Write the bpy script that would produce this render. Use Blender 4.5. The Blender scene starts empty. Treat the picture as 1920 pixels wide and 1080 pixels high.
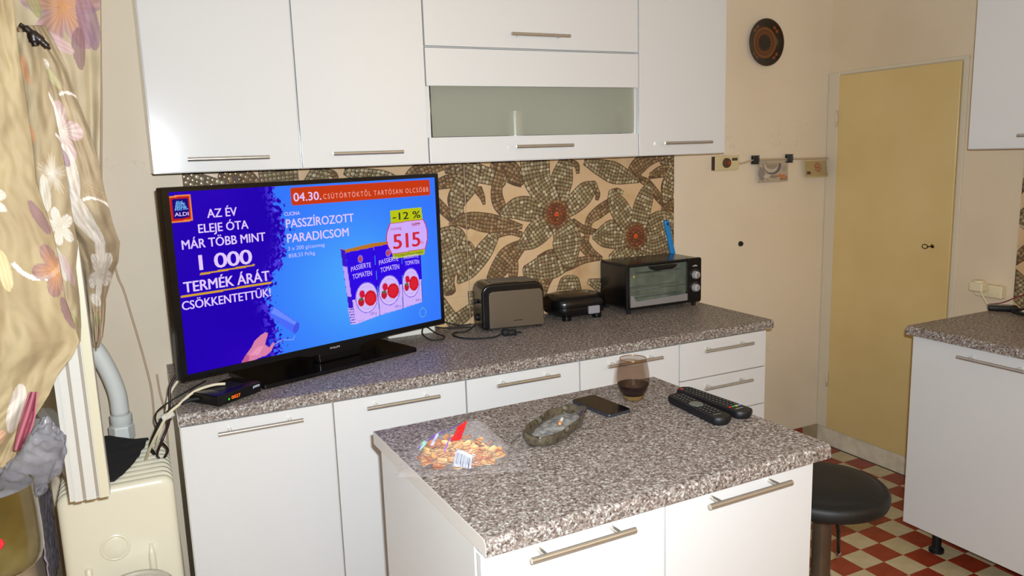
import bpy, math, random
import numpy as np
from mathutils import Vector, Matrix, noise
rnd = random.Random(7)
sc = bpy.context.scene
col = sc.collection

# ---------------------------------------------------------------- camera
CAM = np.array([0.1111, -2.7750, 1.5134]); FPX = 1461.52
def _basis(y, pt, r):
    F = np.array([math.sin(y)*math.cos(pt), math.cos(y)*math.cos(pt), math.sin(pt)])
    R0 = np.array([math.cos(y), -math.sin(y), 0.0]); U0 = np.cross(R0, F)
    return R0*math.cos(r)+U0*math.sin(r), -R0*math.sin(r)+U0*math.cos(r), F
CR, CU, CF = _basis(0.45240, -0.17054, -0.03214)
cd = bpy.data.cameras.new('camera'); cam = bpy.data.objects.new('camera', cd); col.objects.link(cam)
cd.sensor_width = 36; cd.lens = FPX/1920*36; cd.clip_start = .02
cam.matrix_world = Matrix(((CR[0], CU[0], -CF[0], CAM[0]), (CR[1], CU[1], -CF[1], CAM[1]), (CR[2], CU[2], -CF[2], CAM[2]), (0, 0, 0, 1)))
sc.camera = cam
def W(u, v, y):
    """world point at depth plane y seen at photo position (u, v)"""
    d = CF+CR*(u-960)/FPX-CU*(v-540)/FPX
    return CAM+d*((y-CAM[1])/d[1])

# ---------------------------------------------------------------- world, lights, exposure
w = bpy.data.worlds.new('night'); sc.world = w; w.use_nodes = True
w.node_tree.nodes['Background'].inputs[0].default_value = (.02, .03, .06, 1)
w.node_tree.nodes['Background'].inputs[1].default_value = .3
fl = bpy.data.lights.new('camera_flash', 'AREA'); fl.shape = 'RECTANGLE'; fl.size = .03; fl.size_y = .014
fl.energy = 43; fl.color = (.885, .99, 1.10); fl.spread = math.radians(150)
flo = bpy.data.objects.new('camera_flash', fl); col.objects.link(flo)
fp = CAM+CR*.034+CU*.05-CF*.0
flo.matrix_world = Matrix(((CR[0], CU[0], -CF[0], fp[0]), (CR[1], CU[1], -CF[1], fp[1]), (CR[2], CU[2], -CF[2], fp[2]), (0, 0, 0, 1)))
rl = bpy.data.lights.new('warm_fill', 'AREA'); rl.shape = 'DISK'; rl.size = .5; rl.energy = 23; rl.color = (1, .86, .58)  # unseen warm fill, added behind the camera and bounced off the front wall
rlo = bpy.data.objects.new('warm_fill', rl); col.objects.link(rlo); rlo.location = (2.1, -3.15, 2.1); rlo.rotation_euler = (math.radians(-95), 0, 0)
sc.view_settings.view_transform = 'Standard'; sc.view_settings.look = 'None'
sc.view_settings.exposure = 0; sc.view_settings.gamma = 1; sc.view_settings.use_curve_mapping = False

# ---------------------------------------------------------------- materials
def s2l(c):
    return tuple((x/255/12.92 if x/255 <= .04045 else ((x/255+.055)/1.055)**2.4) for x in c)
def setin(b, name, v):
    if name in b.inputs: b.inputs[name].default_value = v
def mat(name, rgb, rough=.5, metal=0, spec=.5, coat=0, **k):
    m = bpy.data.materials.new(name); m.use_nodes = True; b = m.node_tree.nodes['Principled BSDF']
    b.inputs['Base Color'].default_value = (*s2l(rgb), 1); b.inputs['Roughness'].default_value = rough
    b.inputs['Metallic'].default_value = metal; setin(b, 'Specular IOR Level', spec); setin(b, 'Coat Weight', coat)
    for n, v in k.items(): setin(b, n.replace('_', ' '), v)
    return m
def N(m, t, **k):
    n = m.node_tree.nodes.new(t)
    for a, v in k.items():
        if a.startswith('i_'):
            n.inputs[a[2:].replace('_', ' ')].default_value = v
        else: setattr(n, a, v)
    return n
def L(m, a, b): m.node_tree.links.new(a, b)
def B(m): return m.node_tree.nodes['Principled BSDF']
def ramp(m, stops, fac):
    r = N(m, 'ShaderNodeValToRGB'); e = r.color_ramp.elements
    while len(e) > 1: e.remove(e[-1])
    e[0].position = stops[0][0]; e[0].color = (*s2l(stops[0][1]), 1)
    for p, c in stops[1:]:
        x = e.new(p); x.color = (*s2l(c), 1)
    L(m, fac, r.inputs[0]); return r
def objco(m): return N(m, 'ShaderNodeTexCoord').outputs['Object']
def noisy(name, stops, scale, rough=.5, detail=4, bump=0, bscale=None, metal=0, spec=.5, stretch=None, coat=0):
    m = mat(name, (128, 128, 128), rough, metal, spec, coat)
    co = objco(m)
    if stretch:
        mp = N(m, 'ShaderNodeMapping'); mp.inputs['Scale'].default_value = stretch; L(m, co, mp.inputs[0]); co = mp.outputs[0]
    n = N(m, 'ShaderNodeTexNoise'); n.inputs['Scale'].default_value = scale; n.inputs['Detail'].default_value = detail
    L(m, co, n.inputs['Vector']); r = ramp(m, stops, n.outputs[0]); L(m, r.outputs[0], B(m).inputs['Base Color'])
    if bump:
        n2 = N(m, 'ShaderNodeTexNoise'); n2.inputs['Scale'].default_value = bscale or scale; n2.inputs['Detail'].default_value = 5
        L(m, co, n2.inputs['Vector']); bp = N(m, 'ShaderNodeBump'); bp.inputs['Strength'].default_value = bump; bp.inputs['Distance'].default_value = .004
        L(m, n2.outputs[0], bp.inputs['Height']); L(m, bp.outputs[0], B(m).inputs['Normal'])
    return m
def vcol(name, rough=.5, spec=.5, emit=False, coat=0, alpha=1, bump=None):
    m = mat(name, (200, 200, 200), rough, 0, spec, coat)
    a = N(m, 'ShaderNodeAttribute', attribute_name='Col')
    if emit:
        setin(B(m), 'Base Color', (.01, .01, .01, 1)); L(m, a.outputs[0], B(m).inputs['Emission Color']); B(m).inputs['Emission Strength'].default_value = 1.0
    else: L(m, a.outputs[0], B(m).inputs['Base Color'])
    if bump:
        n2 = N(m, 'ShaderNodeTexNoise'); n2.inputs['Scale'].default_value = bump[0]; n2.inputs['Detail'].default_value = 4
        L(m, objco(m), n2.inputs['Vector']); bp = N(m, 'ShaderNodeBump'); bp.inputs['Strength'].default_value = bump[1]; bp.inputs['Distance'].default_value = .003
        L(m, n2.outputs[0], bp.inputs['Height']); L(m, bp.outputs[0], B(m).inputs['Normal'])
    return m
def emis(name, rgb, st=1):
    m = mat(name, (5, 5, 5), .6); B(m).inputs['Emission Color'].default_value = (*s2l(rgb), 1); B(m).inputs['Emission Strength'].default_value = st; return m
def film(name, tint, amount, rough=.1, bump=0, bs=60):
    """thin clear plastic: mostly see-through with a glossy skin"""
    m = mat(name, tint, rough, 0, .9); b = B(m); nt = m.node_tree
    if bump:
        n2 = N(m, 'ShaderNodeTexNoise'); n2.inputs['Scale'].default_value = bs; n2.inputs['Detail'].default_value = 3
        L(m, objco(m), n2.inputs['Vector']); bp = N(m, 'ShaderNodeBump'); bp.inputs['Strength'].default_value = bump; bp.inputs['Distance'].default_value = .006
        L(m, n2.outputs[0], bp.inputs['Height']); L(m, bp.outputs[0], b.inputs['Normal'])
    t = N(m, 'ShaderNodeBsdfTransparent'); mx = N(m, 'ShaderNodeMixShader'); mx.inputs[0].default_value = amount
    L(m, t.outputs[0], mx.inputs[1]); L(m, b.outputs[0], mx.inputs[2]); L(m, mx.outputs[0], nt.nodes['Material Output'].inputs['Surface'])
    return m
M = {}
M['white'] = mat('white_laminate', (216, 213, 208), .14, 0, .40)
M['carcass'] = mat('carcass_board', (214, 206, 188), .5)
M['edge'] = mat('edge_band', (215, 208, 198), .4)
M['steel'] = noisy('brushed_steel', [(.3, (196, 190, 178)), (.7, (214, 208, 196))], 60, .27, metal=.82, stretch=(.5, 8, 8))
M['chrome'] = mat('chrome', (190, 190, 195), .08, 1)
M['black'] = mat('black_plastic', (14, 13, 14), .25, 0, .5)
M['blackm'] = mat('black_matte_plastic', (17, 16, 17), .5, 0, .4)
M['bezel'] = mat('bezel_gloss', (10, 10, 11), .18, 0, .5)
M['rubber'] = mat('rubber', (20, 19, 18), .7)
M['creamcable'] = mat('cream_cable', (216, 202, 168), .45)
M['wallwire'] = mat('painted_wire', (196, 170, 140), .6)
M['creamplastic'] = mat('cream_plastic', (214, 196, 150), .4)
M['ivory'] = mat('ivory_plastic', (226, 210, 172), .4)
M['radiator'] = mat('radiator_enamel', (226, 218, 192), .28, 0, .5)
M['sash'] = mat('sash_paint', (208, 202, 190), .35)
M['sashyellow'] = mat('sash_edge_paint', (208, 198, 168), .35)
M['groovepaint'] = mat('dark_groove_paint', (158, 144, 126), .6)  # sash grooves coloured darker than the sash paint
M['pipe'] = mat('pipe_grey_paint', (222, 222, 214), .3)
M['olivepipe'] = mat('bare_pipe', (120, 112, 82), .4, .4)
M['blackcloth'] = noisy('black_cloth', [(.3, (20, 19, 22)), (.7, (32, 30, 34))], 300, .9, bump=.2)
M['doorpaint'] = noisy('door_cream_gloss', [(.3, (214, 184, 122)), (.7, (222, 194, 134))], 3, .22, bump=.06, bscale=14)
M['frame'] = mat('door_frame_paint', (216, 202, 176), .4)
M['sill'] = noisy('scuffed_white_paint', [(.35, (206, 192, 164)), (.6, (226, 214, 190))], 14, .5)
M['leather'] = noisy('black_leatherette', [(.3, (11, 9, 7)), (.7, (17, 13, 9))], 8, .58, bump=.12, bscale=220)
M['blue'] = mat('blue_silicone', (20, 130, 200), .35)
M['grout'] = noisy('mosaic_grout', [(.3, (84, 60, 40)), (.7, (104, 76, 50))], 60, .6)
M['tilebase'] = noisy('beige_ceramic', [(.25, (188, 148, 104)), (.45, (212, 176, 130)), (.6, (216, 182, 142)), (.8, (196, 148, 108))], 7, .35, bump=.05, bscale=30)
M['tessera'] = vcol('tessera_glaze', .16, .6, coat=.3)
M['screen'] = vcol('screen_emission', .3, .3, emit=True)
def plaster(name, c0, c1, c2):
    m = noisy(name, [(.25, c0), (.5, c1), (.75, c2)], 1.6, .65, bump=.12, bscale=24, spec=.35)
    # hairline cracks and dirt in the old paint
    b = B(m); src = b.inputs['Base Color'].links[0].from_socket
    co = objco(m); mp = N(m, 'ShaderNodeMapping'); mp.inputs['Scale'].default_value = (1, 1, 2.2); L(m, co, mp.inputs[0])
    nn = N(m, 'ShaderNodeTexNoise'); nn.inputs['Scale'].default_value = 5; nn.inputs['Detail'].default_value = 6; L(m, mp.outputs[0], nn.inputs['Vector'])
    ad = N(m, 'ShaderNodeMixRGB'); ad.inputs[0].default_value = .35; L(m, mp.outputs[0], ad.inputs[1]); L(m, nn.outputs['Color'], ad.inputs[2])
    vo = N(m, 'ShaderNodeTexVoronoi', feature='DISTANCE_TO_EDGE'); vo.inputs['Scale'].default_value = 5.5; L(m, ad.outputs[0], vo.inputs['Vector'])
    rr = N(m, 'ShaderNodeValToRGB'); rr.color_ramp.elements[0].position = 0; rr.color_ramp.elements[1].position = .008
    L(m, vo.outputs['Distance'], rr.inputs[0])
    msk = N(m, 'ShaderNodeTexNoise'); msk.inputs['Scale'].default_value = 2.3; L(m, co, msk.inputs['Vector'])
    r2 = N(m, 'ShaderNodeValToRGB'); r2.color_ramp.elements[0].position = .56; r2.color_ramp.elements[1].position = .66; L(m, msk.outputs[0], r2.inputs[0])
    inv = N(m, 'ShaderNodeInvert'); L(m, rr.outputs[0], inv.inputs[1])
    mu = N(m, 'ShaderNodeMath', operation='MULTIPLY'); L(m, inv.outputs[0], mu.inputs[0]); L(m, r2.outputs[0], mu.inputs[1])
    m3 = N(m, 'ShaderNodeMath', operation='MULTIPLY'); m3.inputs[1].default_value = .45; L(m, mu.outputs[0], m3.inputs[0])
    mx = N(m, 'ShaderNodeMixRGB'); mx.inputs[2].default_value = (*s2l((120, 100, 84)), 1); L(m, m3.outputs[0], mx.inputs[0]); L(m, src, mx.inputs[1])
    L(m, mx.outputs[0], b.inputs['Base Color']); return m
M['plaster'] = plaster('old_cream_plaster', (222, 203, 174), (231, 213, 186), (235, 219, 194))
M['plasterR'] = plaster('tan_cream_plaster', (214, 193, 160), (224, 204, 173), (227, 209, 180))
M['ceil'] = mat('ceiling_white', (206, 196, 176), .8)
def granite():
    m = mat('granite_laminate', (128, 120, 112), .42, 0, .3); co = objco(m)
    nd = N(m, 'ShaderNodeTexNoise'); nd.inputs['Scale'].default_value = 220; nd.inputs['Detail'].default_value = 1; L(m, co, nd.inputs['Vector'])
    ad = N(m, 'ShaderNodeVectorMath', operation='MULTIPLY_ADD'); ad.inputs[1].default_value = (.004, .004, .004)
    L(m, nd.outputs['Color'], ad.inputs[0]); L(m, co, ad.inputs[2])
    v = N(m, 'ShaderNodeTexVoronoi'); v.inputs['Scale'].default_value = 310; L(m, ad.outputs[0], v.inputs['Vector'])
    sp = N(m, 'ShaderNodeSeparateColor'); L(m, v.outputs['Color'], sp.inputs[0])
    n = N(m, 'ShaderNodeTexNoise'); n.inputs['Scale'].default_value = 120; n.inputs['Detail'].default_value = 2; L(m, co, n.inputs['Vector'])
    a = N(m, 'ShaderNodeMath', operation='MULTIPLY_ADD'); a.inputs[1].default_value = .62; L(m, sp.outputs[0], a.inputs[0])
    q = N(m, 'ShaderNodeMath', operation='MULTIPLY_ADD'); q.inputs[1].default_value = 1.1; q.inputs[2].default_value = -.36; L(m, n.outputs[0], q.inputs[0]); L(m, q.outputs[0], a.inputs[2])
    r = ramp(m, [(.08, (62, 52, 46)), (.25, (98, 85, 76)), (.42, (128, 113, 103)), (.55, (138, 120, 110)), (.66, (152, 144, 134)), (.8, (184, 178, 168)), (.95, (208, 204, 196))], a.outputs[0])
    r.color_ramp.interpolation = 'LINEAR'
    L(m, r.outputs[0], B(m).inputs['Base Color']); return m
M['granite'] = granite()

# ---------------------------------------------------------------- mesh helpers
def link(o, parent=None):
    col.objects.link(o)
    if parent is not None: o.parent = parent
    return o
def mesh(name, v, f, m, parent=None, smooth=False, bev=0, seg=2, auto=False):
    me = bpy.data.meshes.new(name); me.from_pydata([tuple(map(float, x)) for x in v], [], f); me.validate(); me.update()
    if m is not None: me.materials.append(m if not isinstance(m, str) else M[m])
    if smooth:
        me.polygons.foreach_set('use_smooth', [True]*len(me.polygons))
    o = link(bpy.data.objects.new(name, me), parent)
    if bev:
        b = o.modifiers.new('bevel', 'BEVEL'); b.width = bev; b.segments = seg; b.limit_method = 'ANGLE'; b.angle_limit = math.radians(35)
        me.polygons.foreach_set('use_smooth', [True]*len(me.polygons)); wn = o.modifiers.new('wn', 'WEIGHTED_NORMAL'); wn.keep_sharp = False
    return o
class MB:
    def __init__(s): s.v = []; s.f = []
    def add(s, v, f):
        n = len(s.v); s.v += [tuple(x) for x in v]; s.f += [[i+n for i in q] for q in f]; return s
    def box(s, a, b):
        x0, y0, z0 = a; x1, y1, z1 = b
        return s.add([(x0, y0, z0), (x1, y0, z0), (x1, y1, z0), (x0, y1, z0), (x0, y0, z1), (x1, y0, z1), (x1, y1, z1), (x0, y1, z1)],
                     [(0, 3, 2, 1), (4, 5, 6, 7), (0, 1, 5, 4), (1, 2, 6, 5), (2, 3, 7, 6), (3, 0, 4, 7)])
    def prism(s, prof, axis, a, b):
        """profile (2-D) extruded along axis 0/1/2 between a and b; profile axes are the remaining two in order"""
        n = len(prof); v = []
        for t in (a, b):
            for p in prof:
                q = [p[0], p[1]]; q.insert(axis, t); v.append(q)
        f = [list(range(n))[::-1], list(range(n, 2*n))]+[(i, (i+1) % n, n+(i+1) % n, n+i) for i in range(n)]
        return s.add(v, f)
    def tube(s, pts, r, n=8, closed=False, cap=True):
        P = [Vector(p) for p in pts]; R = r if isinstance(r, (list, tuple)) else [r]*len(P)
        v = []; f = []; prev = None
        for i, p in enumerate(P):
            t = (P[min(i+1, len(P)-1)]-P[max(i-1, 0)])
            if closed: t = P[(i+1) % len(P)]-P[i-1]
            t.normalize()
            if prev is None:
                up = Vector((0, 0, 1)) if abs(t.z) < .9 else Vector((1, 0, 0)); a = t.cross(up).normalized()
            else: a = (prev-t*prev.dot(t)).normalized()
            prev = a; b = t.cross(a)
            for k in range(n):
                an = 2*math.pi*k/n; v.append(p+(a*math.cos(an)+b*math.sin(an))*R[i])
        m = len(P)
        for i in range(m if closed else m-1):
            j = (i+1) % m
            for k in range(n): f.append((i*n+k, i*n+(k+1) % n, j*n+(k+1) % n, j*n+k))
        if cap and not closed: f.append(list(range(n))[::-1]); f.append([(m-1)*n+k for k in range(n)])
        return s.add(v, f)
    def lathe(s, prof, n=32, c=(0, 0, 0), axis='z', cap=True):
        v = []; f = []; m = len(prof)
        for r, z in prof:
            for k in range(n):
                a = 2*math.pi*k/n; q = (r*math.cos(a), r*math.sin(a), z)
                if axis == 'y': q = (q[0], -q[2], q[1])
                if axis == 'x': q = (q[2], q[0], q[1])
                v.append((q[0]+c[0], q[1]+c[1], q[2]+c[2]))
        for i in range(m-1):
            for k in range(n): f.append((i*n+k, i*n+(k+1) % n, (i+1)*n+(k+1) % n, (i+1)*n+k))
        if cap: f.append(list(range(n))[::-1]); f.append([(m-1)*n+k for k in range(n)])
        return s.add(v, f)
    def grid(s, P):
        n = len(P); m = len(P[0]); return s.add([q for r in P for q in r], [(i*m+j, i*m+j+1, (i+1)*m+j+1, (i+1)*m+j) for i in range(n-1) for j in range(m-1)])
    def build(s, name, m, parent=None, **k): return mesh(name, s.v, s.f, m, parent, **k)
def crom(pts, k=8):
    P = [Vector(p) for p in pts]; P = [P[0]*2-P[1]]+P+[P[-1]*2-P[-2]]; out = []
    for i in range(1, len(P)-2):
        for j in range(k):
            t = j/k; a, b, c, d = P[i-1:i+3]
            out.append(.5*((2*b)+(c-a)*t+(2*a-5*b+4*c-d)*t*t+(3*b-a-3*c+d)*t**3))
    out.append(P[-2]); return out
def rrect(w, h, r, n=5, cx=0, cy=0):
    out = []
    for sx, sy, a0 in ((1, 1, 0), (-1, 1, 90), (-1, -1, 180), (1, -1, 270)):
        for i in range(n+1):
            a = math.radians(a0+90*i/n); out.append((cx+sx*(w/2-r)+r*math.cos(a), cy+sy*(h/2-r)+r*math.sin(a)))
    return out
def empty(name, loc, rz=0):
    o = bpy.data.objects.new(name, None); o.location = loc; o.rotation_euler = (0, 0, rz); o.empty_display_size = .05; link(o); return o
def tag(o, label=None, cat=None, group=None, kind=None):
    if label: o['label'] = label
    if cat: o['category'] = cat
    if group: o['group'] = group
    if kind: o['kind'] = kind
    return o
def thing(name, label, cat, loc=(0, 0, 0), rz=0, group=None): return tag(empty(name, loc, rz), label, cat, group)
def paint(o, fn):
    """per-vertex printed colour; fn(array of co) -> array of linear rgb"""
    me = o.data; n = len(me.vertices); co = np.empty(n*3); me.vertices.foreach_get('co', co); c = fn(co.reshape(n, 3))
    a = me.color_attributes.new('Col', 'FLOAT_COLOR', 'POINT'); out = np.ones((n, 4)); out[:, :3] = c; a.data.foreach_set('color', out.ravel())
def lin(c): return np.array(s2l(c))

# ---------------------------------------------------------------- room shell
XL, XR, YF, ZC = -.2, 3.188, -4.1, 2.68
WY0, WY1, WZ0, WZ1 = -1.95, -.62, .90, 2.15          # window opening in the left wall
m = MB(); m.box((XL-.3, 0, -.05), (XR+.2, .15, ZC+.1)); tag(m.build('wall_back', 'plaster'), kind='structure')
m = MB(); m.box((XL-.3, YF-.15, -.05), (XR+.2, YF, ZC+.1)); tag(m.build('wall_front', 'plaster'), kind='structure')
m = MB()
m.box((XL-.3, YF, -.05), (XL, WY0, ZC)); m.box((XL-.3, WY1, -.05), (XL, 0, ZC)); m.box((XL-.3, WY0, -.05), (XL, WY1, WZ0)); m.box((XL-.3, WY0, WZ1), (XL, WY1, ZC))
tag(m.build('wall_left', 'plaster'), kind='structure')
m = MB(); m.box((XR, YF, -.05), (XR+.15, 0, ZC)); tag(m.build('wall_right', 'plasterR'), kind='structure')
m = MB(); m.box((XL-.3, YF-.15, ZC), (XR+.2, .15, ZC+.12)); tag(m.build('ceiling', 'ceil'), kind='structure')
# window frame and the opened casement sash
wi = tag(empty('window_1', (XL-.12, (WY0+WY1)/2, WZ0)), kind='structure')
def rel(o, mb):
    mb.v = [(x-o.location[0], y-o.location[1], z-o.location[2]) for x, y, z in mb.v]; return mb
m = MB(); x0, x1 = XL-.16, XL-.08
m.box((x0, WY0, WZ0), (x1, WY0+.06, WZ1)); m.box((x0, WY1-.06, WZ0), (x1, WY1, WZ1)); m.box((x0, WY0+.06, WZ0), (x1, WY1-.06, WZ0+.06)); m.box((x0, WY0+.06, WZ1-.06), (x1, WY1-.06, WZ1))
rel(wi, m).build('window_frame', 'sash', wi, bev=.004)
m = MB(); m.box((XL-.125, WY0+.06, WZ0+.06), (XL-.119, WY1-.06, WZ1-.06)); gl = mat('dark_window_glass', (230, 238, 236), .03); setin(B(gl), 'Transmission Weight', 1.0)
rel(wi, m).build('pane', gl, wi)

# floor: red and cream cement tiles, 10 cm, checkerboard
T = .1024; FX, FY = 2.5592, -.7817
def tilemat(name, a, b):
    return noisy(name, [(.3, a), (.7, b)], 18, .35, bump=.05, bscale=90)
M['tred'] = tilemat('red_floor_tile', (134, 44, 24), (156, 58, 34)); M['tcream'] = tilemat('cream_floor_tile', (186, 168, 128), (204, 188, 150))
M['fgrout'] = mat('floor_grout', (104, 84, 66), .8)
m = MB(); m.box((XL-.3, YF-.15, -.06), (XR+.2, .15, -.0022)); flo_ = tag(m.build('floor', 'fgrout'), kind='structure')
def tile_mesh(name, mt):
    g = .0008; h = .0022; e = .0012; a = T/2-g
    v = [(-a, -a, 0), (a, -a, 0), (a, a, 0), (-a, a, 0), (-a, -a, h-.0006), (a, -a, h-.0006), (a, a, h-.0006), (-a, a, h-.0006), (-a+e, -a+e, h), (a-e, -a+e, h), (a-e, a-e, h), (-a+e, a-e, h)]
    f = [(0, 3, 2, 1)]+[(i, (i+1) % 4, 4+(i+1) % 4, 4+i) for i in range(4)]+[(4+i, 4+(i+1) % 4, 8+(i+1) % 4, 8+i) for i in range(4)]+[(8, 9, 10, 11)]
    me = bpy.data.meshes.new(name); me.from_pydata(v, [], f); me.materials.append(M[mt]); return me
tm = (tile_mesh('tile', 'tred'), tile_mesh('tile_b', 'tcream'))
rest = [MB(), MB()]
for i in range(-30, 8):
    for j in range(-9, 34):
        x = FX+(i-.5)*T; y = FY-(j-.5)*T
        if x-T/2 < XL-.02 or x-T/2 > XR-.03 or y > .0 or y-T/2 < YF-.02: continue
        par = (i+j) % 2        # red between A, D, E, B
        par = 0 if par == 0 else 1
        if x > 1.70 and -2.0 < y:
            o = bpy.data.objects.new('tile', tm[par]); o.location = (x, y, -.0022); o.parent = flo_; col.objects.link(o)
        else:
            b = tm[par]; rest[par].add([(q.co.x+x, q.co.y+y, q.co.z-.0022) for q in b.vertices], [tuple(p.vertices) for p in b.polygons])
for k in (0, 1): tag(rest[k].build('tile_field', ('tred', 'tcream')[k], flo_), kind='stuff')
# tile skirting on the back wall
bb = tag(empty('baseboard_back', (2.24, 0, 0)), kind='structure'); M['skbeige'] = tilemat('beige_skirting_tile', (150, 132, 100), (166, 148, 116))
x = XR-.008; k = 0
while x > 2.26:
    a = max(x-.1024, 2.26); m = MB(); m.box((a+.0008-2.24, -.009, 0), (x-.0008-2.24, 0, .092)); m.build('tile', 'skbeige' if k % 2 == 0 else 'tred', bb, bev=.0015, seg=1); x -= .1024; k += 1
# low painted step under the pantry door
m = MB(); m.box((XR-.006, -.94, 0), (XR, 0, .0886)); tag(m.build('baseboard_right', 'sill', bev=.002), kind='structure')
# pantry door
dr = tag(empty('door_1', (XR, -.0659, .09)), kind='structure')
dx = -.0659
m = MB(); m.box((-.014, -.6060, .002), (0, -.001, 1.736)); m.build('door_leaf', 'doorpaint', dr, bev=.003)
m = MB(); m.box((-.010, .001, 0), (0, .0645, 1.752)); m.build('frame_strip', 'frame', dr, bev=.004)
m = MB(); m.box((-.007, -.632, 0), (0, -.610, 1.752)); m.build('frame_strip', 'frame', dr, bev=.002)
m = MB(); m.box((-.006, -.632, 1.740), (0, .001, 1.755)); m.build('frame_strip', 'frame', dr, bev=.002)
for z in (1.50, .22):
    m = MB(); m.tube([(-.02, 0, z), (-.02, 0, z+.075)], .0045, 8); m.tube([(-.02, 0, z+.024), (-.02, 0, z+.027)], .0058, 8); m.tube([(-.02, 0, z+.05), (-.02, 0, z+.053)], .0058, 8); m.build('hinge', 'frame', dr, smooth=True)
kb = mat('dark_brass', (70, 58, 36), .3, .9)
m = MB(); kz = .976; ky = -.528
m.lathe([(.007, .014), (.007, .017), (.003, .017)], 12, (0, ky, kz), 'x'); m.v = [(-abs(a), b, c) for a, b, c in m.v]
m.tube([(-.016, ky, kz), (-.045, ky+.004, kz+.002)], .0022, 8)
ring = [(-.048, ky+.012+.013*math.cos(t), kz+.002+.009*math.sin(t)) for t in np.linspace(0, 2*math.pi, 14)[:-1]]; m.tube(ring, .002, 6, closed=True)
m.tube([(-.044, ky, kz+.001), (-.046, ky-.013, kz+.004), (-.046, ky-.018, kz+.014)], .0022, 6); m.build('key', kb, dr, smooth=True)

# ---------------------------------------------------------------- cabinets
H, TT = .8586, .0315; ZD = H-TT
def handle(parent, x0, x1, z, yf, axis='x'):
    """T-bar handle in front of the plane y = yf (local)"""
    m = MB(); r = .0058; so = .033; c = (x0+x1)/2; d = .080
    m.tube([(x0, yf-so, z), (x1, yf-so, z)], r, 14)
    for s in (-d, d): m.tube([(c+s, yf-so+.003, z), (c+s, yf, z)], .0048, 10)
    return m.build('handle', 'steel', parent, smooth=False)
def smooth_by(o, deg=40):
    o.data.polygons.foreach_set('use_smooth', [True]*len(o.data.polygons))
    try: o.data.set_sharp_from_angle(angle=math.radians(deg))
    except Exception: pass
    return o
def front(parent, name, x0, x1, z0, z1, yf, hx=None, hz=None, hand=True, th=.018):
    m = MB(); m.box((x0+.0027, yf, z0+.0018), (x1-.0027, yf+th, z1-.0018)); o = m.build(name, 'white', parent, bev=.0012, seg=2)
    if hand:
        c = (x0+x1)/2 if hx is None else hx
        smooth_by(handle(o, c-.1125, c+.1125, hz, yf))
    return o
Bx = [.1722, .5811, .9982, 1.4109, 1.8265, 2.2382]
blab = ['white base cabinet at the left end, beside the radiator and under the television', 'white base cabinet, second from the radiator, partly behind the left end of the island',
        'white base cabinet below the toaster, behind the crisps and phone on the island', 'white base cabinet with its bar handle seen behind the wine glass', 'white drawer cabinet at the right end of the back run']
for i in range(5):
    x0, x1 = Bx[i], Bx[i+1]; wd = x1-x0
    t = thing('base_cabinet' if i < 4 else 'drawer_cabinet', blab[i], 'cabinet', (x0, 0, 0), group='white base cabinets along the back wall')
    m = MB(); e = .0008; y0 = -.581
    m.box((e, y0, .1), (.017, -.012, ZD-.001)); m.box((wd-.017, y0, .1), (wd-e, -.012, ZD-.001)); m.box((.017, y0, .1), (wd-.017, -.012, .116)); m.box((.017, -.03, .116), (wd-.017, -.012, ZD-.001)); m.box((.017, y0, ZD-.02), (wd-.017, -.03, ZD-.001))
    m.build('carcass', 'carcass', t)
    m = MB(); m.box((e, -.52, .0005), (wd-e, -.505, .0995)); m.build('plinth', 'white', t)
    if i < 4: front(t, 'door', 0, wd, .104, ZD-.003, -.5998, hx=.205 if i else .2050, hz=.797)
    else:
        zs = [.104, .32, .5355, .683, ZD-.003]
        for k in range(4): front(t, 'drawer', 0, wd, zs[k], zs[k+1], -.5998, hx=.204, hz=zs[k+1]-.033)
def worktop(name, label, x0, x1, depth, loc=(0, 0, 0), rz=0, z=H, edge=None):
    """post-formed top, front edge at local y=0 rounded, running along local x"""
    r = .013; n = 6
    prof = [(0+r-r*math.sin(a), z-r+r*math.cos(a)) for a in [math.pi/2*k/n for k in range(n+1)]][::-1]
    prof = [(depth, z-TT), (.0, z-TT)]+prof+[(depth, z)]
    t = thing(name, label, 'worktop', loc, rz)
    m = MB(); m.prism(prof, 0, x0, x1); o = m.build('slab', 'granite', t); smooth_by(o, 30)
    return t, prof
t, prof = worktop('worktop', 'long speckled grey granite-look worktop under the television and toaster', 0, 2.2697-.1716, .601, (.1716, -.6026, 0))
m = MB(); m.prism([(a, b) for a, b in prof], 0, -.0012, -.00005); smooth_by(m.build('edge_band', 'edge', t), 30)

# upper cabinets
Ux = [.1861, .6, 1.0143, 1.846, 2.2604]; UB, UT = 1.4886, 2.36; UY = -.3299
def ucab(x0, x1, z0, z1, label, nm='wall_cabinet'):
    t = thing(nm, label, 'cabinet', (x0, 0, z0), group='white cabinets hung on the back wall'); wd = x1-x0; h = z1-z0; e = .0008; y0 = UY+.0195
    m = MB(); m.box((e, y0, 0), (.017, -.001, h)); m.box((wd-.017, y0, 0), (wd-e, -.001, h)); m.box((.017, y0, .0), (wd-.017, -.001, .016)); m.box((.017, y0, h-.016), (wd-.017, -.001, h)); m.box((.017, -.008, .016), (wd-.017, -.001, h-.016))
    m.build('carcass', 'white', t); return t, wd, h
for (i, lab, hx) in ((0, 'white wall cabinet at the left end, above the left half of the television', .2025), (1, 'white wall cabinet above the right half of the television', .203), (3, 'tall white wall cabinet at the right end, above the toaster oven', .2075)):
    t, wd, h = ucab(Ux[i], Ux[i+1], UB, UT, lab); front(t, 'door', 0, wd, 0, h, UY, hx=hx, hz=.038 if i == 0 else .042 if i == 1 else .0455)
ZS = 1.8615
t, wd, h = ucab(Ux[2], Ux[3], ZS+.001, UT, 'wide white flap-front wall cabinet above the frosted glass one'); front(t, 'door', 0, wd, 0, h, UY, hx=.411, hz=.044)
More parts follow.
